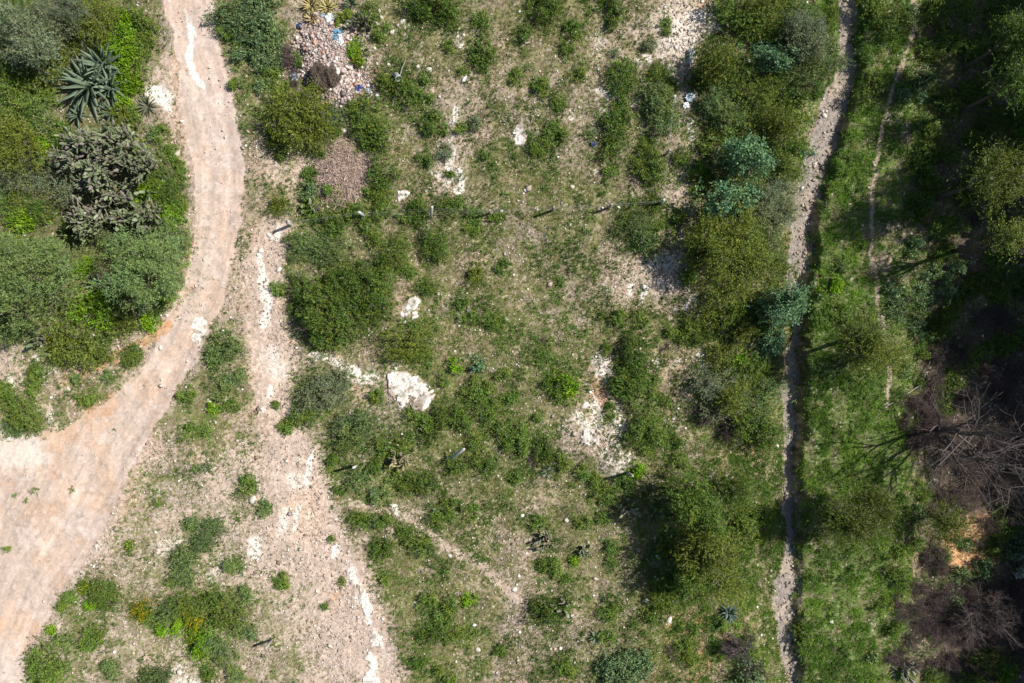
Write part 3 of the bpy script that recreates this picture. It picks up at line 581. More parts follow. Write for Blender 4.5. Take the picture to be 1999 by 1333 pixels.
def plant(px, py, r, t, tall=None, label=None):
    R = r * S * 1.08
    size = min(SIZES, key=lambda s_: abs(math.log(s_ / R)))
    if tall is None: tall = (1.35 if r > 44 else (1.0 if r > 24 else .8)) if 1340 < px < 1620 else (1.7 if r > 44 else (1.0 if r > 32 else .6)) if (px < 380 and py < 690) else (1.0 if r > 44 else (.8 if r > 24 else .7))
    if t == 'b': tall = round(tall * 1.25, 2)
    var = rnd.randrange(3) if size < 2 else rnd.randrange(2)
    fol, st = proto(t, size, var, tall)
    k = R / size; H = R * tall
    X0, Y0, Z0 = at(px, py, H * .5)
    rz = rnd.random() * 6.283; asp = rnd.uniform(.84, 1.18) if r > 40 else rnd.uniform(.74, 1.34)
    big = r >= 44
    what = 'tree' if big else 'shrub'
    if t == 'd': what = 'dead_shrub'
    sz = 'large' if r >= 44 else ('medium' if r >= 26 else ('small' if r >= 14 else 'tiny'))
    words_ = f"{sz} {DESC[t][0]} {'bush' if t != 'd' and not big else ('tree' if t != 'd' else 'brush')}"
    lab = label or place_label(words_, px, py)
    if r >= 24 and t != 'd':
        o = link(what, None, (X0, Y0, Z0), rz, (k * asp, k / asp, k))
        link('crown' if big else 'foliage', fol, parent=o); link('trunk' if big else 'stem', st, parent=o)
    else:
        o = link(what, fol, (X0, Y0, Z0), rz, (k * asp, k / asp, k))
    o['label'] = lab; o['category'] = 'tree' if what == 'tree' else ('dead shrub' if t == 'd' else 'shrub')
    o['group'] = {'tree': 'trees of the scrubland', 'shrub': f'{DESC[t][1]} shrubs of the scrubland', 'dead_shrub': 'bare dead shrubs'}[what]
    return o


FIX = {(60,560): 'largest feathery grey green tree, at the left picture edge', (285,520): 'round feathery grey green tree overhanging the left road edge', (175,606): 'bright lime green leafy bush between the two round feathery trees',
       (1455,310): 'large blue green broad leaved tree halfway along the tree line', (1530,595): 'blue green broad leaved tree leaning over the narrow stream bed', (1505,110): 'blue green bush in the tree line level with the blue pipe',
       (1425,395): 'blue green leafy bush just below the large blue green tree', (532,268): 'small bush covered in yellow flowers beside the road verge', (1105,756): 'bright green compact bush left of the orange gully',
       (598,376): 'small round blue grey bush below left of the dry twig heap'}
order = sorted([p for p in PLANTS if p[3] != 'd' and p[2] < 44], key=lambda p: -p[2])
keep_ = set(map(tuple, order[:298])); rest = []
for p_ in PLANTS:
    a_, b_, c_, t_ = p_; tall = None
    if t_ in 'ob' and 1350 < a_ < 1560 and c_ > 30: tall = 1.7
    if 1280 < a_ < 1450 and 950 < b_ < 1150 and c_ > 30: tall = 2.1
    if t_ == 'd' or c_ >= 44 or p_ in keep_: plant(a_, b_, c_, t_, tall, FIX.get((a_, b_)))
    else: rest.append(p_)
# the smallest bushlets, past three hundred: one mass
Vl, Fl, Cl, nb_ = [], [], [], 0
for a_, b_, c_, t_ in rest:
    R_ = c_ * S * 1.1; c0, c1, lL, lW, cov, tw, grey, per, out = PAL[t_]
    V_, F_, cc, _c = crown(rng0, R_, R_ * .8, .02, cov, lL * .9, lW * .9, c0, c1, tw * .6, per, 4, out, grey)
    x, y, z = at(a_, b_, R_ * .4); Vl.append(V_ + [x, y, z]); Fl.append(F_ + nb_); Cl.append(cc); nb_ += len(V_)
o = link('undershrubs', mkmesh('undershrubs', np.concatenate(Vl), np.concatenate(Fl), np.concatenate(Cl), False, M_LEAF)); o['kind'] = 'stuff'
o['label'] = 'smallest knee high bushlets sprinkled between the larger shrubs'; o['category'] = 'undergrowth'
# three trees on legs beside the stream, crowns carried higher than the rest
for (px, py, r, hgt, lab) in ((1690,668,46,4.2,'olive brown tree beside the footpath throwing a detached shadow on grass'), (1738,695,30,3.2,'small olive brown tree touching the end of the footpath'), (1655,1012,50,3.7,'broad olive brown tree right of the stream puddle'),
                              (1702,1008,44,3.0,'olive brown tree beside the lower footpath, right of the broad one'), (1932,352,50,6.0,'olive crowned tree catching the sun in the upper right shade'), (1985,70,40,5.8,'tall green tree at the top right edge above the shaded slope'), (1978,165,34,5.7,'tall green tree at the right edge under the top corner tree'), (1960,470,26,5.5,'slim sunlit tree at the right edge below the olive crowned tree'),
                              (1850,1022,38,2.8,'olive green tree on the left edge of the orange bare bank')):
    rng = np.random.default_rng(px); R = r * S * 1.05
    c0, c1, lL, lW, cov, tw, grey, per, out = PAL['k' if px in (1985, 1978) else 'o']
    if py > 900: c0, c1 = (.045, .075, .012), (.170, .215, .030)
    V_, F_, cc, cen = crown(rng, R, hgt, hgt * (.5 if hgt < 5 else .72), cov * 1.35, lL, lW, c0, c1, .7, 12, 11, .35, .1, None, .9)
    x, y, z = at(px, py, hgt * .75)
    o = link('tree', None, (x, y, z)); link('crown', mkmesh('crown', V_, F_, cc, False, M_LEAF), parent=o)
    fork = np.array([0, 0, hgt * .45]); mid = fork * .5 + [.08, .05, 0]; hub = [(np.array([0, 0, -.2]), mid, .15, .12), (mid, fork, .12, .10)]
    for c in cen: m_ = (fork + c) / 2 + rng.normal(size=3) * .12; hub += [(fork, m_, .06, .045), (m_, c, .045, .02)]
    Vs, Fs = tubes(hub, 6); link('trunk', mkmesh('trunk', Vs, Fs, None, False, M_BARK), parent=o)
    o['label'] = lab; o['category'] = 'tree'; o['group'] = 'trees of the scrubland'

# tall dead tree, its shadow falls across the grass
rng = np.random.default_rng(11)
def big_dead(px, py, R, H, lab, n0=6, seed=1, name='dead_tree', rad0=.11):
    rng = np.random.default_rng(seed); segs = []
    def grow(p, d, L, rad, lv):
        q = p
        for s_ in range(3):
            d = unit(d + rng.normal(size=3) * .15 + np.array([0, 0, .03])); nq = q + d * L / 3; segs.append((q, nq, rad, rad * .84)); q = nq; rad *= .84
            if lv > 0:
                for _k in range(1 if s_ < 2 else 3): grow(q, unit(d + rng.normal(size=3) * .5), L * rng.uniform(.45, .75), rad * .66, lv - 1)
    for i in range(n0):
        a_ = i * 6.283 / n0 + rng.random(); d = unit(np.array([math.cos(a_) * R, math.sin(a_) * R, H * rng.uniform(.7, 1.2)])); grow(np.array([0, 0, -.1]), d, H * .55, rad0, 4 if rad0 < .12 else 3)
    V_, F_ = tubes(segs, 4); c = np.array([.27, .225, .20]) * rng.uniform(.7, 1.2, (len(segs), 1)).repeat(8, 0)
    x, y, z = at(px, py, 0); o = link(name, None, (x, y, z))
    n = 6 * n0 * 1
    big = np.array([s_[2] > .035 for s_ in segs]); sb = [s_ for s_ in segs if s_[2] > .035]; ss = [s_ for s_ in segs if s_[2] <= .035]
    for nm, sg in (('trunk', sb), ('branch', ss)):
        V_, F_ = tubes(sg, 4); c = np.array([.12, .095, .088]) * rng.uniform(.6, 1.6, (len(sg), 1)).repeat(8, 0)
        link(nm, mkmesh(nm, V_, F_, c, False, M_TWIG), parent=o)
    o['label'] = lab; o['category'] = 'dead tree'; o['group'] = 'bare dead trees'
big_dead(1825, 838, 2.0, 6.8, 'tall leafless dead tree whose branch shadow crosses the green bank', 4, 3, rad0=.135)
big_dead(1905, 1190, 1.8, 2.6, 'grey leafless dead tree low down in the dark right hand ravine', 5, 8)
big_dead(1450, 1275, 1.3, 1.6, 'low twisted leafless dead tree on orange soil left of stream', 4, 9)

# ------------------------------------------------------------------ agaves, yuccas, prickly pears
def rosette(rng, n, L, W, droop=.5, c0=(.075,.110,.070), c1=(.18,.235,.150), seg=6, zmin=.15, zmax=1.25, cup=.35):
    Vv, Ff, Cc = [], [], []; b = 0
    for i in range(n):
        az = i * 2.39996 + rng.normal() * .12; el = zmin + (zmax - zmin) * (i / n) ** 1.1 + rng.normal() * .06
        l = L * rng.uniform(.82, 1.08) * (1 - .25 * i / n); k = rng.random(); base = np.array(c0) * (1 - k) + np.array(c1) * k
        p = np.array([math.cos(az) * .1, math.sin(az) * .1, .1]); side = np.array([-math.sin(az), math.cos(az), 0])
        e_ = el
        for s_ in range(seg + 1):
            t = s_ / seg; w_ = W * (.75 + .6 * t if t < .4 else 1.0 * (1 - ((t - .4) / .6) ** 1.7)) * .5 + .004
            up = np.array([-math.cos(az) * math.sin(e_), -math.sin(az) * math.sin(e_), math.cos(e_)])
            for sgn, lift, dc in ((-1, cup, 1.25), (0, 0, .85), (1, cup, 1.25)):
                Vv.append(p + side * w_ * sgn + up * w_ * lift); Cc.append(base * dc)
            Vv.append(p - up * w_ * .35 - up * .008); Cc.append(base * .8)
            p = p + np.array([math.cos(az) * math.cos(e_), math.sin(az) * math.cos(e_), math.sin(e_)]) * l / seg; e_ -= droop / seg * rng.uniform(.5, 1.4)
        for s_ in range(seg):
            q = b + s_ * 4; r_ = q + 4
            for (i0, i1) in ((0, 1), (1, 2), (2, 3), (3, 0)): Ff.append([q + i0, q + i1, r_ + i1, r_ + i0])
        b += (seg + 1) * 4
    return np.array(Vv), np.array(Ff), np.array(Cc)
def agave(px, py, R, lab, seed, n=34, name='agave', W=.2, **kw):
    rng = np.random.default_rng(seed); V_, F_, c = rosette(rng, n, R, W, **kw)
    x, y, z = at(px, py, .4 * R); o = link(name, mkmesh(name, V_, F_, c, True, M_SUCC), (x, y, z))
    o['label'] = lab; o['category'] = name; o['group'] = name + ' rosettes'
agave(160, 158, 2.1, 'largest blue green agave rosette, its long leaves fanning left', 1, 40, W=.25, zmin=.1)
agave(192, 122, 1.55, 'blue green agave rosette touching the upper right of the largest agave', 2, 30, W=.22)
agave(207, 165, 1.3, 'smaller agave rosette at the lower right of the largest agave', 3, 28, W=.18)
agave(215, 215, .9, 'little agave with few leaves below the agave cluster', 4, 16, W=.15)
agave(148, 222, .75, 'small dark agave between the agave cluster and grey shrubs left', 5, 16, W=.14)
agave(150, 285, .9, 'pale agave in the top of the prickly pear thicket', 6, 18, W=.16)
agave(285, 205, .75, 'thin leaved dull green rosette right of the agave cluster', 7, 34, W=.07, c0=(.12,.13,.08), c1=(.22,.23,.15))
agave(276, 594, .75, 'thin leaved agave below the round feathery tree by the road', 8, 30, W=.10)
agave(205, 607, .55, 'small agave right of the lime green bush', 9, 16, W=.13)
agave(190, 555, .75, 'shaded agave in the gap between the two round feathery trees', 10, 14, W=.15)
agave(222, 388, .75, 'agave in shade at the lower side of the prickly pear thicket', 12, 18, W=.14)
agave(312, 338, .5, 'small agave at the right tip of the prickly pear thicket', 13, 16, W=.1)
agave(683, 6, .55, 'small dark agave at the top edge right of the yuccas', 14, 26, W=.08, c0=(.05,.08,.04), c1=(.10,.14,.08))
agave(1424, 1198, .6, 'blue grey agave on bare orange soil left of the stream', 15, 26, W=.12, c0=(.08,.12,.10), c1=(.16,.22,.18))
agave(1165, 1245, .45, 'dark spiky agave in weeds near the bottom edge', 16, 14, W=.10)
agave(1068, 920, .4, 'tiny grey agave on gravel above the bottom centre cacti', 17, 12, W=.08)
agave(663, 368, .45, 'small yellow green rosette at the foot of dry twig heap', 18, 24, W=.06, c0=(.2,.2,.07), c1=(.36,.33,.14))
agave(606, 8, .65, 'yellowing yucca at the top edge, left one of two', 20, 40, 'yucca', .07, c0=(.22,.20,.06), c1=(.46,.38,.16))
agave(637, 12, .62, 'yellowing yucca at the top edge, right one of two', 21, 44, 'yucca', .07, c0=(.26,.23,.07), c1=(.50,.42,.18))
agave(608, 35, .5, 'half dead straw coloured yucca below the two yuccas', 22, 26, 'yucca', .07, c0=(.30,.22,.10), c1=(.50,.38,.20))

def sphere_lo(nu=8, nv=4):
    v = [(0, 0, -1)]
    for j in range(1, nv):
        ph = math.pi * j / nv - math.pi / 2
        for i in range(nu): v.append((math.cos(ph) * math.cos(6.2832 * i / nu), math.cos(ph) * math.sin(6.2832 * i / nu), math.sin(ph)))
    v.append((0, 0, 1)); f3 = []; f4 = []; T = len(v) - 1
    for i in range(nu):
        f3.append((0, 1 + (i + 1) % nu, 1 + i)); f3.append((T, 1 + (nv - 2) * nu + i, 1 + (nv - 2) * nu + (i + 1) % nu))
        for j in range(nv - 2):
            a0 = 1 + j * nu; f4.append((a0 + i, a0 + (i + 1) % nu, a0 + nu + (i + 1) % nu, a0 + nu + i))
    return np.array(v, float), np.array(f3), np.array(f4)
SV, S3, S4 = sphere_lo()
def cactus_mesh(rng, R, H, n0, c0, c1, edge, pad=.17):
    Vs, F3, F4, Cs = [], [], [], []; cnt = [0]
    def add(base, ax, nrm, s_):
        side = np.cross(ax, nrm); w_ = pad * s_ * .5 * rng.uniform(.55, .85); h_ = pad * s_ * .72; th = .028 * s_
        cen = base + ax * h_ * .9
        V_ = cen + SV[:, 0:1] * side * w_ + SV[:, 2:3] * ax * h_ + SV[:, 1:2] * nrm * th
        k = rng.random(); c = np.array(c0) * (1 - k) + np.array(c1) * k
        if rng.random() < .25: c = np.array([.17, .145, .125]) * rng.uniform(.7, 1.3)
        cc = np.repeat(c[None], len(V_), 0); cc[-1] = edge; b = cnt[0] * len(SV)
        Vs.append(V_); F3.append(S3 + b); F4.append(S4 + b); Cs.append(cc); cnt[0] += 1
        return cen, h_, side
    def grow(base, ax, s_, lv):
        r_ = rng.normal(size=3); nrm = unit(np.cross(ax, r_)); cen, h_, side = add(base, ax, nrm, s_)
        if lv <= 0: return
        for _ in range(rng.integers(1, 4)):
            t = rng.normal() * .8; d = unit(ax * math.cos(t) + side * math.sin(t) + rng.normal(size=3) * .25 + np.array([0, 0, .12])); nb = cen + d * h_ * .75
            if math.hypot(nb[0], nb[1]) > R * 1.05 or nb[2] > H: continue
            grow(nb, d, s_ * rng.uniform(.82, 1.02), lv - 1)
    for _ in range(n0):
        a_ = rng.random() * 6.283; rr = math.sqrt(rng.random()) * R * .85; z_ = H * .6 * (1 - (rr / R) ** 2) * rng.random() ** .5
        d = unit(np.array([math.cos(a_) * rr / R, math.sin(a_) * rr / R, .8]) + rng.normal(size=3) * .35)
        grow(np.array([math.cos(a_) * rr, math.sin(a_) * rr, z_]), d, 1.25, 4)
    return np.concatenate(Vs), [np.concatenate(F3), np.concatenate(F4)], np.concatenate(Cs)
def cactus(px, py, r, H, n0, lab, seed, c0=(.085,.105,.055), c1=(.20,.235,.130), edge=(.30,.29,.17), pad=.27):
    rng = np.random.default_rng(seed); R = r * S; V_, F_, c = cactus_mesh(rng, R, H, n0, c0, c1, edge, pad)
    x, y, z = at(px, py, H * .5); o = link('prickly_pear', None, (x, y, z))
    link('pad', mkmesh('pad', V_, F_, c, True, M_SUCC), parent=o)['kind'] = 'stuff'
    segs = []
    for _ in range(max(3, n0 // 6)):
        a_ = rng.random() * 6.28; rr = rng.random() * R * .7; q = np.array([math.cos(a_) * rr, math.sin(a_) * rr, H * .5]); segs.append((q * [.4, .4, 0] - [0, 0, .1], q, .09, .06))
    V_, F_ = tubes(segs, 6); link('trunk', mkmesh('trunk', V_, F_, None, True, M_BARK), parent=o)
    o['label'] = lab; o['category'] = 'cactus'; o['group'] = 'prickly pear cacti'
cactus(212, 312, 70, 2.5, 31, 'largest prickly pear thicket, grey green pads between agaves and road', 1)
cactus(152, 300, 38, 1.8, 12, 'prickly pear left of and joined to the largest thicket', 2)
cactus(262, 332, 38, 1.7, 12, 'prickly pear reaching right towards the road from largest thicket', 3)
cactus(240, 262, 26, 1.2, 8, 'thin prickly pear on top side of the largest thicket', 13)
cactus(178, 395, 34, 1.8, 10, 'prickly pear below left of the largest thicket', 4, c0=(.14,.15,.10), c1=(.27,.27,.18))
cactus(278, 412, 38, 1.7, 12, 'prickly pear above the round feathery tree by the road', 5)
cactus(175, 440, 26, 1.8, 13, 'dark gap prickly pear above between the two round trees', 6)
cactus(240, 430, 22, 1.3, 10, 'small prickly pear touching the round feathery tree by road', 16)
cactus(783, 893, 20, .8, 10, 'yellowish prickly pear in a dark hollow above the lone post', 7, c0=(.20,.19,.08), c1=(.40,.35,.18), edge=(.5,.4,.2), pad=.26)
cactus(1065, 1057, 15, .55, 12, 'grey prickly pear on gravel near the bottom centre', 8, pad=.2, c0=(.09,.11,.07), c1=(.20,.22,.15))
cactus(1140, 1075, 9, .4, 7, 'tiny prickly pear right of the grey bottom centre cactus', 9, pad=.22)
cactus(1225, 992, 16, .7, 10, 'prickly pear with pale yellow pads left of the olive tree clump', 10, pad=.19, c0=(.14,.15,.09), c1=(.30,.30,.19))
cactus(1102, 1188, 12, .6, 9, 'pale prickly pear beside the dark round bush near bottom', 11, pad=.24, c0=(.20,.22,.13), c1=(.38,.38,.25))
cactus(706, 44, 17, .7, 10, 'dull green prickly pear right of the rubble heap top', 12, pad=.26, c0=(.07,.09,.05), c1=(.17,.19,.12))
cactus(72, 660, 16, .6, 10, 'low prickly pear at the lower edge of the left woodland', 14, pad=.26)
cactus(606, 402, 14, .6, 9, 'small prickly pear under the little round blue grey bush', 15, pad=.24, c0=(.12,.15,.08), c1=(.25,.28,.16))
cactus(1985, 1105, 18, .8, 12, 'whitish prickly pear at the right edge below the orange bank', 17, pad=.26, c0=(.25,.25,.23), c1=(.45,.45,.40))
cactus(1770, 1310, 15, .6, 9, 'pale prickly pear in the dark brush at the bottom right', 18, pad=.26, c0=(.16,.18,.13), c1=(.30,.32,.25))

# ------------------------------------------------------------------ grass, weeds, gravel: stuff
def scatter(n, seed, x0=-33.4, x1=33.4, y0=-24.5, y1=24.5):
    r = np.random.default_rng(seed); return r.uniform(x0, x1, n), r.uniform(y0, y1, n), r
def blades(name, n, seed, prob, per, L, W, c0, c1, straw=.08, lean=.8, hmul=1.0, rise=0.0):
    x, y, r = scatter(n, seed); z = height(x, y); px, py = proj(x, y, z)
    ok = (sample_grid(blocked, x, y) == 0) | (r.random(n) < .012)
    ok &= r.random(n) < prob(px, py, x, y)
    ok &= sample_grid(cls, x, y) != 4
    x, y, z = x[ok], y[ok], z[ok]; m = len(x)
    P = np.stack([x, y, z], 1)[:, None].repeat(per, 1) + r.normal(size=(m, per, 3)) * [L * .28, L * .28, 0]
    P[..., 2] += r.random((m, per)) * rise * (sst(.45, .62, fbm(x, y, .6, 3, 3)))[:, None]
    D = r.normal(size=(m, per, 3)); D[..., 2] = np.abs(D[..., 2]) * .6 * hmul + .45 * hmul; D = unit(D)
    N = unit(r.normal(size=(m, per, 3)) * .5 + [0, 0, 1.0])
    kt = r.random((m, 1, 1)); k = np.clip(kt * .3 + r.random((m, per, 1)) * .35 + (sst(.38, .62, fbm(x, y, 2.2, 3, 1)) * .45)[:, None, None], 0, 1)
    c = np.array(c0) * (1 - k) + np.array(c1) * k
    s_ = (r.random(m) < straw); c[s_] = np.array([.33, .27, .14]) * r.uniform(.7, 1.2, (s_.sum(), per, 1))
    sz = (r.uniform(.55, 1.35, (m, 1)) * r.uniform(.7, 1.2, (m, per))).ravel()
    P = P.reshape(-1, 3); D = D.reshape(-1, 3); Sd = unit(np.cross(D, N.reshape(-1, 3))); sz = sz[:, None]
    V_ = np.stack([P - Sd * W * sz * .5, P + Sd * W * sz * .5, P + D * L * sz], 1).reshape(-1, 3).astype(np.float32); F_ = np.arange(len(V_)).reshape(-1, 3)
    o = link(name, mkmesh(name, V_, F_, c.reshape(-1, 3).repeat(3, 0), False, M_GRASS)); o['kind'] = 'stuff'
    return o, m
def stufftag(o, lab, cat): o['label'] = lab; o['category'] = cat
bank = lambda px: sst(1535, 1590, px) * (1 - sst(1740, 1830, px))
def p_field(px, py, x, y):
    g = gmap(px, py) / 9; cl = sst(.40, .62, fbm(x, y, 1.1, 4, 2) * .6 + fbm(x, y, .35, 3, 5) * .4)
    g = g * (1 - .6 * (1 - sst(340, 390, px)) * (1 - sst(640, 690, py)))
    return np.clip(g ** .95 * (.50 + .75 * cl), 0, 1) * (1 - .75 * bank(px))
def p_clump(px, py, x, y):
    g = gmap(px, py) / 9; cl = sst(.48, .60, fbm(x, y, 1.9, 4, 7) * .5 + fbm(x, y, .5, 3, 3) * .5)
    return np.clip(g ** 1.3 * cl * 1.1 + .5 * near_plant(px, py) * sst(.35, .6, fbm(x, y, .5, 3, 2)), 0, 1) * (1 - .7 * (1 - sst(340, 390, px)) * (1 - sst(640, 690, py)))
def p_bank(px, py, x, y):
    g = gmap(px, py) / 9; cl = sst(.46, .56, fbm(x, y, 1.0, 4, 4) * .5 + fbm(x, y, .45, 3, 1) * .5)
    low = np.clip(bank(px) + 1.0 * sst(1260, 1400, px) * sst(830, 900, py) * (1 - sst(1600, 1700, px)), 0, 1)
    return np.clip(low * g ** .8 * (.07 + 1.0 * cl), 0, 1)
def p_dry(px, py, x, y):
    g = gmap(px, py); return np.clip(.30 * (1 - np.abs(g - 4) / 4.5), .02, 1) * sst(.45, .6, fbm(x, y, 1.6, 4, 6)) * (1 - .7 * sst(1500, 1600, px))
o, m = blades('grass', 720000, 31, p_field, 6, .095, .026, (.095,.145,.032), (.290,.345,.085), .20); stufftag(o, 'short grass and tiny weeds over the whole field', 'grass'); print('grass', m)
o, m = blades('ground_cover', 335000, 32, p_clump, 8, .12, .040, (.052,.112,.020), (.185,.310,.056), .03, rise=.2); stufftag(o, 'low dark green leafy weeds growing in patches', 'weeds'); print('cover', m)
o, m = blades('bank_grass', 168000, 33, p_bank, 12, .22, .034, (.060,.145,.016), (.245,.400,.050), .05); stufftag(o, 'lush green tufted grass along both stream banks', 'grass'); print('bank', m)
o, m = blades('dry_grass', 110000, 34, p_dry, 6, .11, .024, (.26,.24,.11), (.46,.40,.23), 0); stufftag(o, 'straw coloured dead grass tufts on the bare soil', 'grass'); print('dry', m)

OCT = np.array([(1, 0, 0), (0, 1, 0), (-1, 0, 0), (0, -1, 0), (0, 0, 1), (0, 0, -.6)], float)
OF = np.array([(0, 1, 4), (1, 2, 4), (2, 3, 4), (3, 0, 4), (1, 0, 5), (2, 1, 5), (3, 2, 5), (0, 3, 5)])
def chips(name, x, y, r, size, cols, flat=.6, lift=.25, mat=None):
    m = len(x); z = height(x, y); ci = r.integers(0, len(cols), m)
    if name == 'gravel': ci[(sample_grid(cls, x, y) == 1) & (ci != 3)] = 3
    s_ = size * r.lognormal(0, .5, m); Vv = OCT[None] * (1 + r.normal(size=(m, 6, 3)) * .22) * s_[:, None, None]
    Vv[..., 2] *= flat; Vv[..., 0] *= r.uniform(.6, 1.5, (m, 1)); a_ = r.random(m) * 6.283; ca, sa = np.cos(a_)[:, None], np.sin(a_)[:, None]
    X_, Y_ = Vv[..., 0] * ca - Vv[..., 1] * sa, Vv[..., 0] * sa + Vv[..., 1] * ca
    Vv = np.stack([X_ + x[:, None], Y_ + y[:, None], Vv[..., 2] + (z + s_ * lift)[:, None]], -1).reshape(-1, 3)
    F_ = (OF[None] + (np.arange(m) * 6)[:, None, None]).reshape(-1, 3)
    c = (np.array(cols)[ci] * r.uniform(.75, 1.2, (m, 1))).repeat(6, 0)
    o = link(name, mkmesh(name, Vv, F_, c, False, mat or M_STONE)); o['kind'] = 'stuff'; return o
PEB = [(.22,.17,.13), (.27,.20,.15), (.34,.29,.26), (.60,.54,.48), (.52,.42,.35), (.45,.36,.30), (.68,.63,.58), (.55,.42,.33)]
x, y, r = scatter(240000, 41); z = height(x, y); px, py = proj(x, y, z); g = gmap(px, py)
pk = sample_grid(cls, x, y)
pr = np.where(pk == 1, .07, np.clip(.72 - g * .045, .25, .66)) * (.25 + 1.2 * sst(.45, .62, fbm(x, y, 1.7, 4, 5)))
pr = np.where(px > 1760, .12, pr); pr = np.where((px > sr_x(py) + 6) & (px < 1745), .05, pr); ok = (r.random(len(x)) < pr) & (pk != 4) & (pk < 10)
stufftag(chips('gravel', x[ok], y[ok], r, .028, PEB), 'pale limestone pebbles strewn over soil and road', 'gravel')
x, y, r = scatter(15000, 42, -31, 31, -21, 21); z = height(x, y); px, py = proj(x, y, z); pk = sample_grid(cls, x, y)
ok = (r.random(len(x)) < np.where(pk == 1, .008, .10)) & (pk != 4) & ((px < sr_x(py)) | (px > 1760)) & (pk < 10)
stufftag(chips('scattered_stones', x[ok], y[ok], r, .055, [(.66,.60,.53), (.58,.48,.40), (.74,.69,.62), (.5,.42,.33)]), 'fist sized pale stones lying about the field', 'stones')
# stream cobbles
r = np.random.default_rng(43); yy = r.uniform(-21.5, 21.5, 9000); pyy = 666.5 - yy / S; u = r.random(9000)
pxx = sl_x(pyy) * (1 - u) + sr_x(pyy) * u + r.normal(size=9000) * 3; zz = -1.0; kk = (HC - zz) / HC
xx = (pxx - 999.5) * S * kk; yy = yy * kk
ok = (sample_grid(cls, xx, yy) == 2) & (r.random(9000) < np.interp(pyy, [0, 200, 240, 560, 650, 900, 1060, 1100, 1333], [.05, .05, .3, .6, .25, .12, .2, .55, .45]) * (.08 + .92 * u ** 2))
stufftag(chips('cobbles', xx[ok], yy[ok], r, .055, [(.36,.30,.25), (.28,.235,.20), (.42,.34,.28), (.22,.19,.17), (.50,.43,.37)]), 'rounded grey cobbles in the dry stream bed', 'stones')
# rubble heap
r = np.random.default_rng(44); n = 11000; a_ = r.random(n) * 6.283; q = np.sqrt(r.random(n)) * (1 + r.normal(size=n) * .22 + .15 * np.sin(a_ * 3))
half = r.random(n) < .62
px = np.where(half, 635 + np.cos(a_) * q * 70, 678 + np.cos(a_) * q * 46); py = np.where(half, 92 + np.sin(a_) * q * 78, 168 + np.sin(a_) * q * 46)
x = (px - 999.5) * S * .985; y = (666.5 - py) * S * .985
stufftag(chips('rubble', x, y, r, .038, [(.52,.42,.38), (.56,.48,.43), (.42,.33,.29), (.66,.60,.55), (.34,.27,.25), (.48,.27,.19), (.50,.41,.36), (.22,.18,.17), (.45,.35,.31)], .6, .5), 'pink and white broken stone and brick rubble tipped in a heap', 'rubble')

# ------------------------------------------------------------------ heaps of brush and tumbleweeds
def twig_heap(px, py, rx, ry, H, n, c, lab, name, seed, L=.4, rad=.012):
    r = np.random.default_rng(seed); a_ = r.random(n) * 6.283; q = np.sqrt(r.random(n)) * (1 + .16 * np.sin(a_ * 3 + seed) + .10 * np.sin(a_ * 5 + 2 * seed) + (.16 if name == 'brush_heap' else .05) * r.normal(size=n)); R = rx * S
    p = np.stack([np.cos(a_) * q * R, np.sin(a_) * q * ry * S, H * np.maximum(1 - q ** 2, .04) * (.5 + .9 * vnoise(np.cos(a_) * q * 3 + 20, np.sin(a_) * q * 3 + 20, 3)) * r.uniform(.5, 1.05, n)], 1)
    d = r.normal(size=(n, 3)) * [1, 1, .28]; d = unit(d) * (L * r.uniform(.4, 1.5, n))[:, None]
    segs = [(p[i] - d[i] / 2, p[i] + d[i] / 2, rad * (.6 + r.random()), rad * .5) for i in range(n)]
    V_, F_ = tubes(segs, 3); cc = (np.array(c)[None] * r.uniform(.55, 1.45, (n, 1))).repeat(6, 0)
    x, y, _ = at(px, py, H * .4); o = link(name, mkmesh(name, V_, F_, cc, False, M_TWIG), (x, y, zat(x, y) - .05)); o['label'] = lab; o['category'] = 'brush heap' if name == 'brush_heap' else 'tumbleweed'; return o
twig_heap(672, 335, 56, 52, .2, 3400, (.50, .38, .31), 'broad heap of dry pinkish brown twigs below the rubble', 'brush_heap', 1, .6, .012)
twig_heap(648, 385, 22, 16, .15, 500, (.38, .28, .20), 'small spill of dry twigs at the foot of twig heap', 'brush_heap', 2)
twig_heap(622, 146, 23, 30, .75, 3800, (.155, .12, .095), 'larger left one of two grey brown tumbleweeds on rubble', 'tumbleweed', 3, .22, .010)
twig_heap(648, 146, 15, 23, .65, 2200, (.175, .135, .105), 'smaller right one of two grey brown tumbleweeds on rubble', 'tumbleweed', 4, .22, .010)

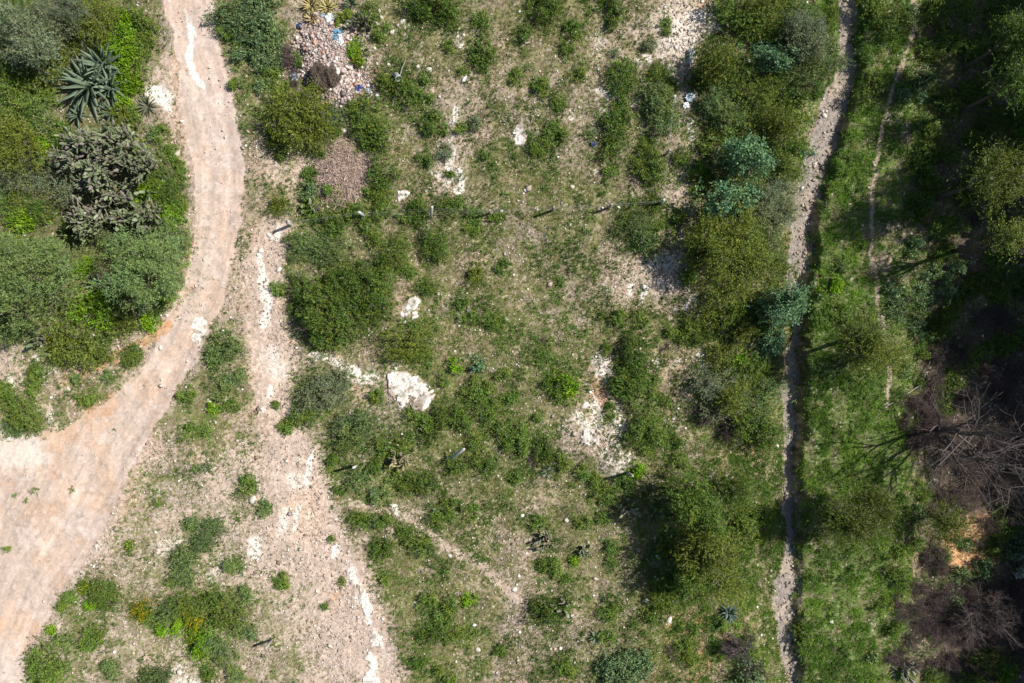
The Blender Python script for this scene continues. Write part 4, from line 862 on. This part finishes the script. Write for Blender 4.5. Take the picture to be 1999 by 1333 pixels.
# ------------------------------------------------------------------ loose boulders one can point to
def boulder_mesh(seed, flat):
    r = np.random.default_rng(seed); v, f3, f4 = sphere_lo(10, 6); v = v.copy(); p = r.normal(size=(9, 3)); p = unit(p)
    for q in p:
        d = v @ q; lim = r.uniform(.55, .85); v -= np.maximum(d - lim, 0)[:, None] * q
    v *= [1.15, .85, flat]; return v, [f3, f4]
BM = [mkmesh('boulder', *boulder_mesh(i, .55), np.array([.64,.58,.50]) * (1 + .1 * i - .15), False, M_STONE) for i in range(4)]
for (px, py, r_, d_) in ((655,140,.34,'pale pointed'),(699,263,.26,'round pale'),(669,238,.2,'cream'),(671,255,.16,'cream'),(838,137,.2,'grey white'),(731,95,.14,'pale green tinged'),(787,208,.16,'cream'),(766,62,.16,'grey white'),(740,22,.14,'cream'),(736,45,.13,'cream'),
                         (1255,185,.26,'flat white'),(1117,365,.15,'buff'),(493,975,.28,'square buff'),(351,1312,.2,'white'),(134,759,.16,'white'),(184,654,.15,'cream'),(191,654,.17,'cream'),(40,845,.15,'white'),(314,678,.14,'white'),(544,526,.18,'greenish grey'),
                         (525,458,.16,'white'),(530,465,.17,'white'),(538,462,.15,'white'),(510,490,.17,'white'),(1140,791,.27,'big buff'),(1106,1016,.17,'white'),(1020,1006,.14,'white'),(1005,1150,.18,'white'),(1062,927,.14,'white'),(1307,1210,.22,'cream'),
                         (1622,1213,.15,'white'),(933,1267,.18,'greenish white'),(848,996,.16,'white'),(1743,49,.14,'white'),(1910,192,.16,'white'),(718,72,.13,'white'),(759,128,.15,'white'),(395,648,.1,'white'),(505,497,.14,'white'),(878,1085,.14,'grey'),(1609,225,.2,'dark grey'),(325,615,.13,'grey'),(816,130,.13,'cream'),(745,35,.14,'green white')):
    x, y, z = at(px, py); o = link('boulder', BM[rnd.randrange(4)], (x, y, z + r_ * .12), rnd.random() * 6.28, (r_,) * 3)
    o['label'] = place_label(d_ + (' boulder' if r_ > .25 else ' stone'), px, py); o['category'] = 'stone'; o['group'] = 'loose pale stones'

# ------------------------------------------------------------------ wire fence, posts
M_POST = mat_plain('concrete_post', (.50, .49, .46), .8); M_WOOD = mat_plain('grey_wood', (.34, .31, .26), .85); M_WIRE = mat_plain('wire', (.30, .29, .28), .5, metal=.6)
def box(cx, cy, cz, sx, sy, sz, bev=.012):
    v = []; f = []
    for (zz, k) in ((-1, 1), (1 - 2 * bev / sz, 1), (1, 1 - 2 * bev / max(sx, sy))):
        for (a_, b_) in ((-1, -1), (1, -1), (1, 1), (-1, 1)): v.append((cx + a_ * sx / 2 * k, cy + b_ * sy / 2 * k, cz + zz * sz / 2))
    for l in (0, 4):
        for i in range(4): f.append((l + i, l + (i + 1) % 4, l + 4 + (i + 1) % 4, l + 4 + i))
    f += [(3, 2, 1, 0), (8, 9, 10, 11)]; return np.array(v, float), np.array(f)
def bent_post(H, wdt, lean, mat, arm=0.0):
    V_, F_ = box(0, 0, H / 2 - .15, wdt, wdt, H + .3); V_ = V_.copy(); V_[:, 0] += (V_[:, 2] + .15) * lean[0]; V_[:, 1] += (V_[:, 2] + .15) * lean[1]
    fs = [F_]
    if arm:
        V2, F2 = box(0, 0, 0, wdt * .8, wdt * .8, arm); R_ = .7
        V2 = np.stack([V2[:, 0] + (V2[:, 2] + arm / 2) * .7 + H * lean[0], V2[:, 1], (V2[:, 2] + arm / 2) * .7 + H - .03], 1) + [0, H * lean[1], 0]; V_ = np.concatenate([V_, V2]); fs.append(F2 + 12)
    return mkmesh('post', V_, np.concatenate(fs), None, False, mat)
FP = [(556,434,1.25,(.12,.0),'c'),(708,419,1.0,(-.15,.1),'c'),(836,424,1.1,(.2,.45),'c'),(955,411,1.15,(.02,0),'w'),(1080,405,1.15,(.02,.0),'w'),(1192,400,1.05,(.03,0),'w'),(1295,393,1.1,(.0,.05),'c'),(1306,294,1.1,(0,0),'w'),(1316,192,1.1,(0,.05),'c')]
x, y, z = at(1080, 405); fence = link('wire_fence', None, (x, y, z)); fo = np.array([x, y, z])
fence['label'] = 'wire fence on nine thin posts crossing the field, turning up at right'; fence['category'] = 'fence'
tops = []
for (px, py, H, ln, k) in FP:
    x, y, z = at(px, py, H * .8); p = np.array([x, y, z]); o = link('post', bent_post(H, .13 if k == 'c' else .11, ln, M_POST if k == 'c' else M_WOOD, .28 if px == 556 else 0), tuple(p - fo), parent=fence)
    tops.append((p, H, ln))
for hh in (.45, .78, .95):
    segs = []
    for (p, H, ln), (p2, H2, ln2) in zip(tops[:-1], tops[1:]):
        A = p + np.array([ln[0] * H * hh, ln[1] * H * hh, H * hh]); B = p2 + np.array([ln2[0] * H2 * hh, ln2[1] * H2 * hh, H2 * hh]); pr_ = A
        for t in np.linspace(.125, 1, 8):
            q = A * (1 - t) + B * t; q = q - np.array([0, 0, .12 * math.sin(math.pi * t)]); segs.append((pr_ - fo, q - fo, .006, .006)); pr_ = q
    V_, F_ = tubes(segs, 4); link('wire', mkmesh('wire', V_, F_, None, False, M_WIRE), parent=fence)
for (px, py, H, ln, lab, k) in ((686,917,1.7,(.1,.1),'lone pale leaning post with long shadow beside the lower left track','c'), (1231,930,1.4,(.05,.05),'lone dark wooden post above the olive tree clump','w'), (521,1262,1.2,(.0,.0),'lone dark wooden post near the bottom left track','w'), (862,912,1.3,(.9,.75),'fallen pale pole leaning in weeds right of yellow cactus','c')):
    x, y, z = at(px, py, H * .8); o = link('fence_post', bent_post(H, .12, ln, M_POST if k == 'c' else M_WOOD), (x, y, z)); o['label'] = lab; o['category'] = 'post'

# ------------------------------------------------------------------ litter: bucket, stick, pipe, plastic
def lathe(prof, n=24):
    V_ = np.array([(r_ * math.cos(6.2832 * i / n), r_ * math.sin(6.2832 * i / n), z_) for r_, z_ in prof for i in range(n)]); F_ = np.array([(j * n + i, j * n + (i + 1) % n, (j + 1) * n + (i + 1) % n, (j + 1) * n + i) for j in range(len(prof) - 1) for i in range(n)]); return V_, F_
M_PLW = mat_plain('white_plastic', (.66, .70, .70), .4, .1); M_PLB = mat_plain('blue_plastic', (.13, .28, .40), .4, .2); M_PIPE = mat_plain('blue_grey_pipe', (.20, .30, .40), .35, .15)
x, y, z = at(773, 145, .2); bk = link('bucket', None, (x, y, z + .2), .4, (1.05,) * 3); bk.rotation_euler = (1.15, 0, .5)
V_, F_ = lathe([(.001, 0), (.15, 0), (.19, .36), (.205, .365), (.205, .39), (.185, .39), (.17, .30), (.14, .02), (.001, .02)]); link('body', mkmesh('body', V_, F_, None, True, M_PLW), parent=bk)
hs = []; pp = None
for i in range(13):
    t = math.pi * i / 12; q = np.array([.21 * math.cos(t), .1 + .16 * math.sin(t) - .1, .37 + .02 * math.sin(t)]) 
    if pp is not None: hs.append((pp, q, .006, .006))
    pp = q
V_, F_ = tubes(hs, 5); link('handle', mkmesh('handle', V_, F_, None, True, M_WIRE), parent=bk)
bk['label'] = 'white plastic bucket tipped slightly in weeds right of the rubble'; bk['category'] = 'bucket'
def rod(px0, py0, px1, py1, rad, mat, lab, name, cat, z0=.06, z1=.25, hollow=False):
    x0, y0, zz0 = at(px0, py0); x1, y1, zz1 = at(px1, py1); A = np.array([0, 0, z0]); B = np.array([x1 - x0, y1 - y0, zz1 - zz0 + z1])
    segs = []; pr_ = A
    for t in np.linspace(.2, 1, 5):
        q = A * (1 - t) + B * t + (0 if hollow else np.array([.02 * math.sin(t * 9), .015 * math.cos(t * 7), 0])); segs.append((pr_, q, rad * (1 if hollow else 1 - .08 * t * 3), rad * (1 if hollow else 1 - .1 * t * 3))); pr_ = q
    V_, F_ = tubes(segs, 10)
    o = link(name, mkmesh(name, V_, F_, None, True, mat), (x0, y0, zz0)); o['label'] = lab; o['category'] = cat; return o
rod(779, 152, 793, 119, .035, M_WOOD, 'grey wooden stick lying beside the white bucket', 'wooden_stick', 'stick')
rod(1343, 127, 1347, 97, .055, M_PIPE, 'blue grey plastic pipe, left of the pair, on pale gravel wash', 'plastic_pipe', 'pipe', .1, .2, True)['group'] = 'pair of plastic pipes'
rod(1348, 126, 1351, 98, .045, M_PIPE, 'thinner blue grey plastic pipe on right of the pair', 'plastic_pipe', 'pipe', .1, .16, True)['group'] = 'pair of plastic pipes'
rod(766, 205, 772, 190, .03, M_WOOD, 'short forked stick below the white bucket', 'wooden_stick', 'stick')
for i, (px0, py0, px1, py1, lb) in enumerate(((1815,700,1790,760,'long bare branch lying in the ravine above the dead tree'), (1960,760,1999,800,'pale bare branch at the right edge in the ravine'), (1725,795,1790,752,'bare branch fallen at the end of the footpath'))):
    rod(px0, py0, px1, py1, .03, M_WOOD, lb, 'fallen_branch', 'branch', .1, .3)
def rag(px, py, s_, mat, lab, seed):
    r = np.random.default_rng(seed); n = 9; g_ = np.linspace(-1, 1, n); A, B = np.meshgrid(g_, g_); Zz = r.random((n, n)) * .55; A = A + r.normal(size=A.shape) * .12; B = B + r.normal(size=A.shape) * .12
    k = 1 - .25 * (A ** 2 + B ** 2) * r.random(A.shape); V_ = np.stack([A * k, B * k, Zz * k], -1).reshape(-1, 3) * s_; ii = np.arange(n * n).reshape(n, n)
    F_ = np.stack([ii[:-1, :-1], ii[:-1, 1:], ii[1:, 1:], ii[1:, :-1]], -1).reshape(-1, 4); Vb = V_ - [0, 0, .01]
    Vall = np.concatenate([V_, Vb]); ff = [F_, (F_ + n * n)[:, ::-1]]
    x, y, z = at(px, py, .1); o = link('plastic_scrap', mkmesh('plastic_scrap', Vall, np.concatenate(ff), None, False, mat), (x, y, z + .06), r.random() * 6); o['label'] = lab; o['category'] = 'litter'; o['group'] = 'plastic litter on the rubble'
M_DKB = mat_plain('dark_blue_plastic', (.04, .06, .18), .4); M_GRB = mat_plain('grey_plastic', (.35, .42, .46), .4)
rag(660, 64, .26, M_PLB, 'bright blue plastic scrap at the upper right of rubble heap', 1); rag(655, 72, .18, M_PLB, 'second bright blue scrap just below the bright blue one', 2)
rag(643, 35, .30, M_PLW, 'white crumpled plastic sheet at the top of rubble heap', 3); rag(665, 80, .24, M_PLW, 'white plastic bag below the bright blue scraps', 4)
rag(700, 172, .24, M_DKB, 'dark blue plastic scrap at the lower right of rubble heap', 5); rag(718, 176, .18, M_GRB, 'grey plastic scrap at the far right tip of rubble heap', 6)
rag(575, 150, .22, M_GRB, 'grey plastic bag on the left flank of rubble heap', 7); rag(600, 184, .14, M_DKB, 'small dark blue scrap at bottom left of rubble heap', 8)
rag(1347, 190, .30, M_GRB, 'grey plastic sheet in shadow below the blue pipe', 9); rag(1340, 205, .2, M_PLW, 'white plastic bit below the grey sheet under the pipe', 10)
rag(1158, 280, .18, M_DKB, 'small black plastic bag alone in the upper middle field', 11); rag(688, 370, .16, M_PLW, 'white plastic scrap at the bottom of dry twig heap', 12)
rag(630, 28, .16, M_GRB, 'grey bag left of the white crumpled plastic sheet', 13); rag(585, 50, .18, M_DKB, 'purple dark scrap on the upper left rubble heap', 14)
r = np.random.default_rng(90); Vl, Fl, Cl, nb_ = [], [], [], 0; spots = []
for i in range(34):  # unseen crowns on the bluff crest, added to make its shadow edge lacy
    spots.append((33.4 + r.uniform(-.3, .9), -22 + i * 1.36 + r.normal() * .3, r.uniform(.7, 1.7), 'kogm'[i % 4]))
for i in range(90):
    side = r.integers(0, 3)
    if side == 0: X_, Y_ = -r.uniform(34.2, 45), r.uniform(-4, 30)
    elif side == 1: X_, Y_ = r.uniform(-14, 30), r.uniform(23.5, 32)
    else: X_, Y_ = r.uniform(-24, 30), -r.uniform(23.5, 32)
    spots.append((X_, Y_, r.uniform(.5, 1.9), 'kgmo'[i % 4]))
for X_, Y_, R_, t_ in spots:
    c0, c1, lL, lW, cov, tw, grey, per, out = PAL[t_]
    V_, F_, cc, _c = crown(r, R_, R_ * 1.2, .05, cov * .55, lL * 1.5, lW * 1.5, c0, c1, tw, per, 6, out, grey)
    Vl.append(V_ + [X_, Y_, zat(X_, Y_)]); Fl.append(F_ + nb_); Cl.append(cc); nb_ += len(V_)
o = link('surrounding_scrub', mkmesh('surrounding_scrub', np.concatenate(Vl), np.concatenate(Fl), np.concatenate(Cl), False, M_LEAF)); o['kind'] = 'stuff'
stufftag(o, 'scrub growing on past the picture edges plus unseen bluff crowns added for lacy shadow', 'scrub')
print('objects', len(bpy.data.objects))
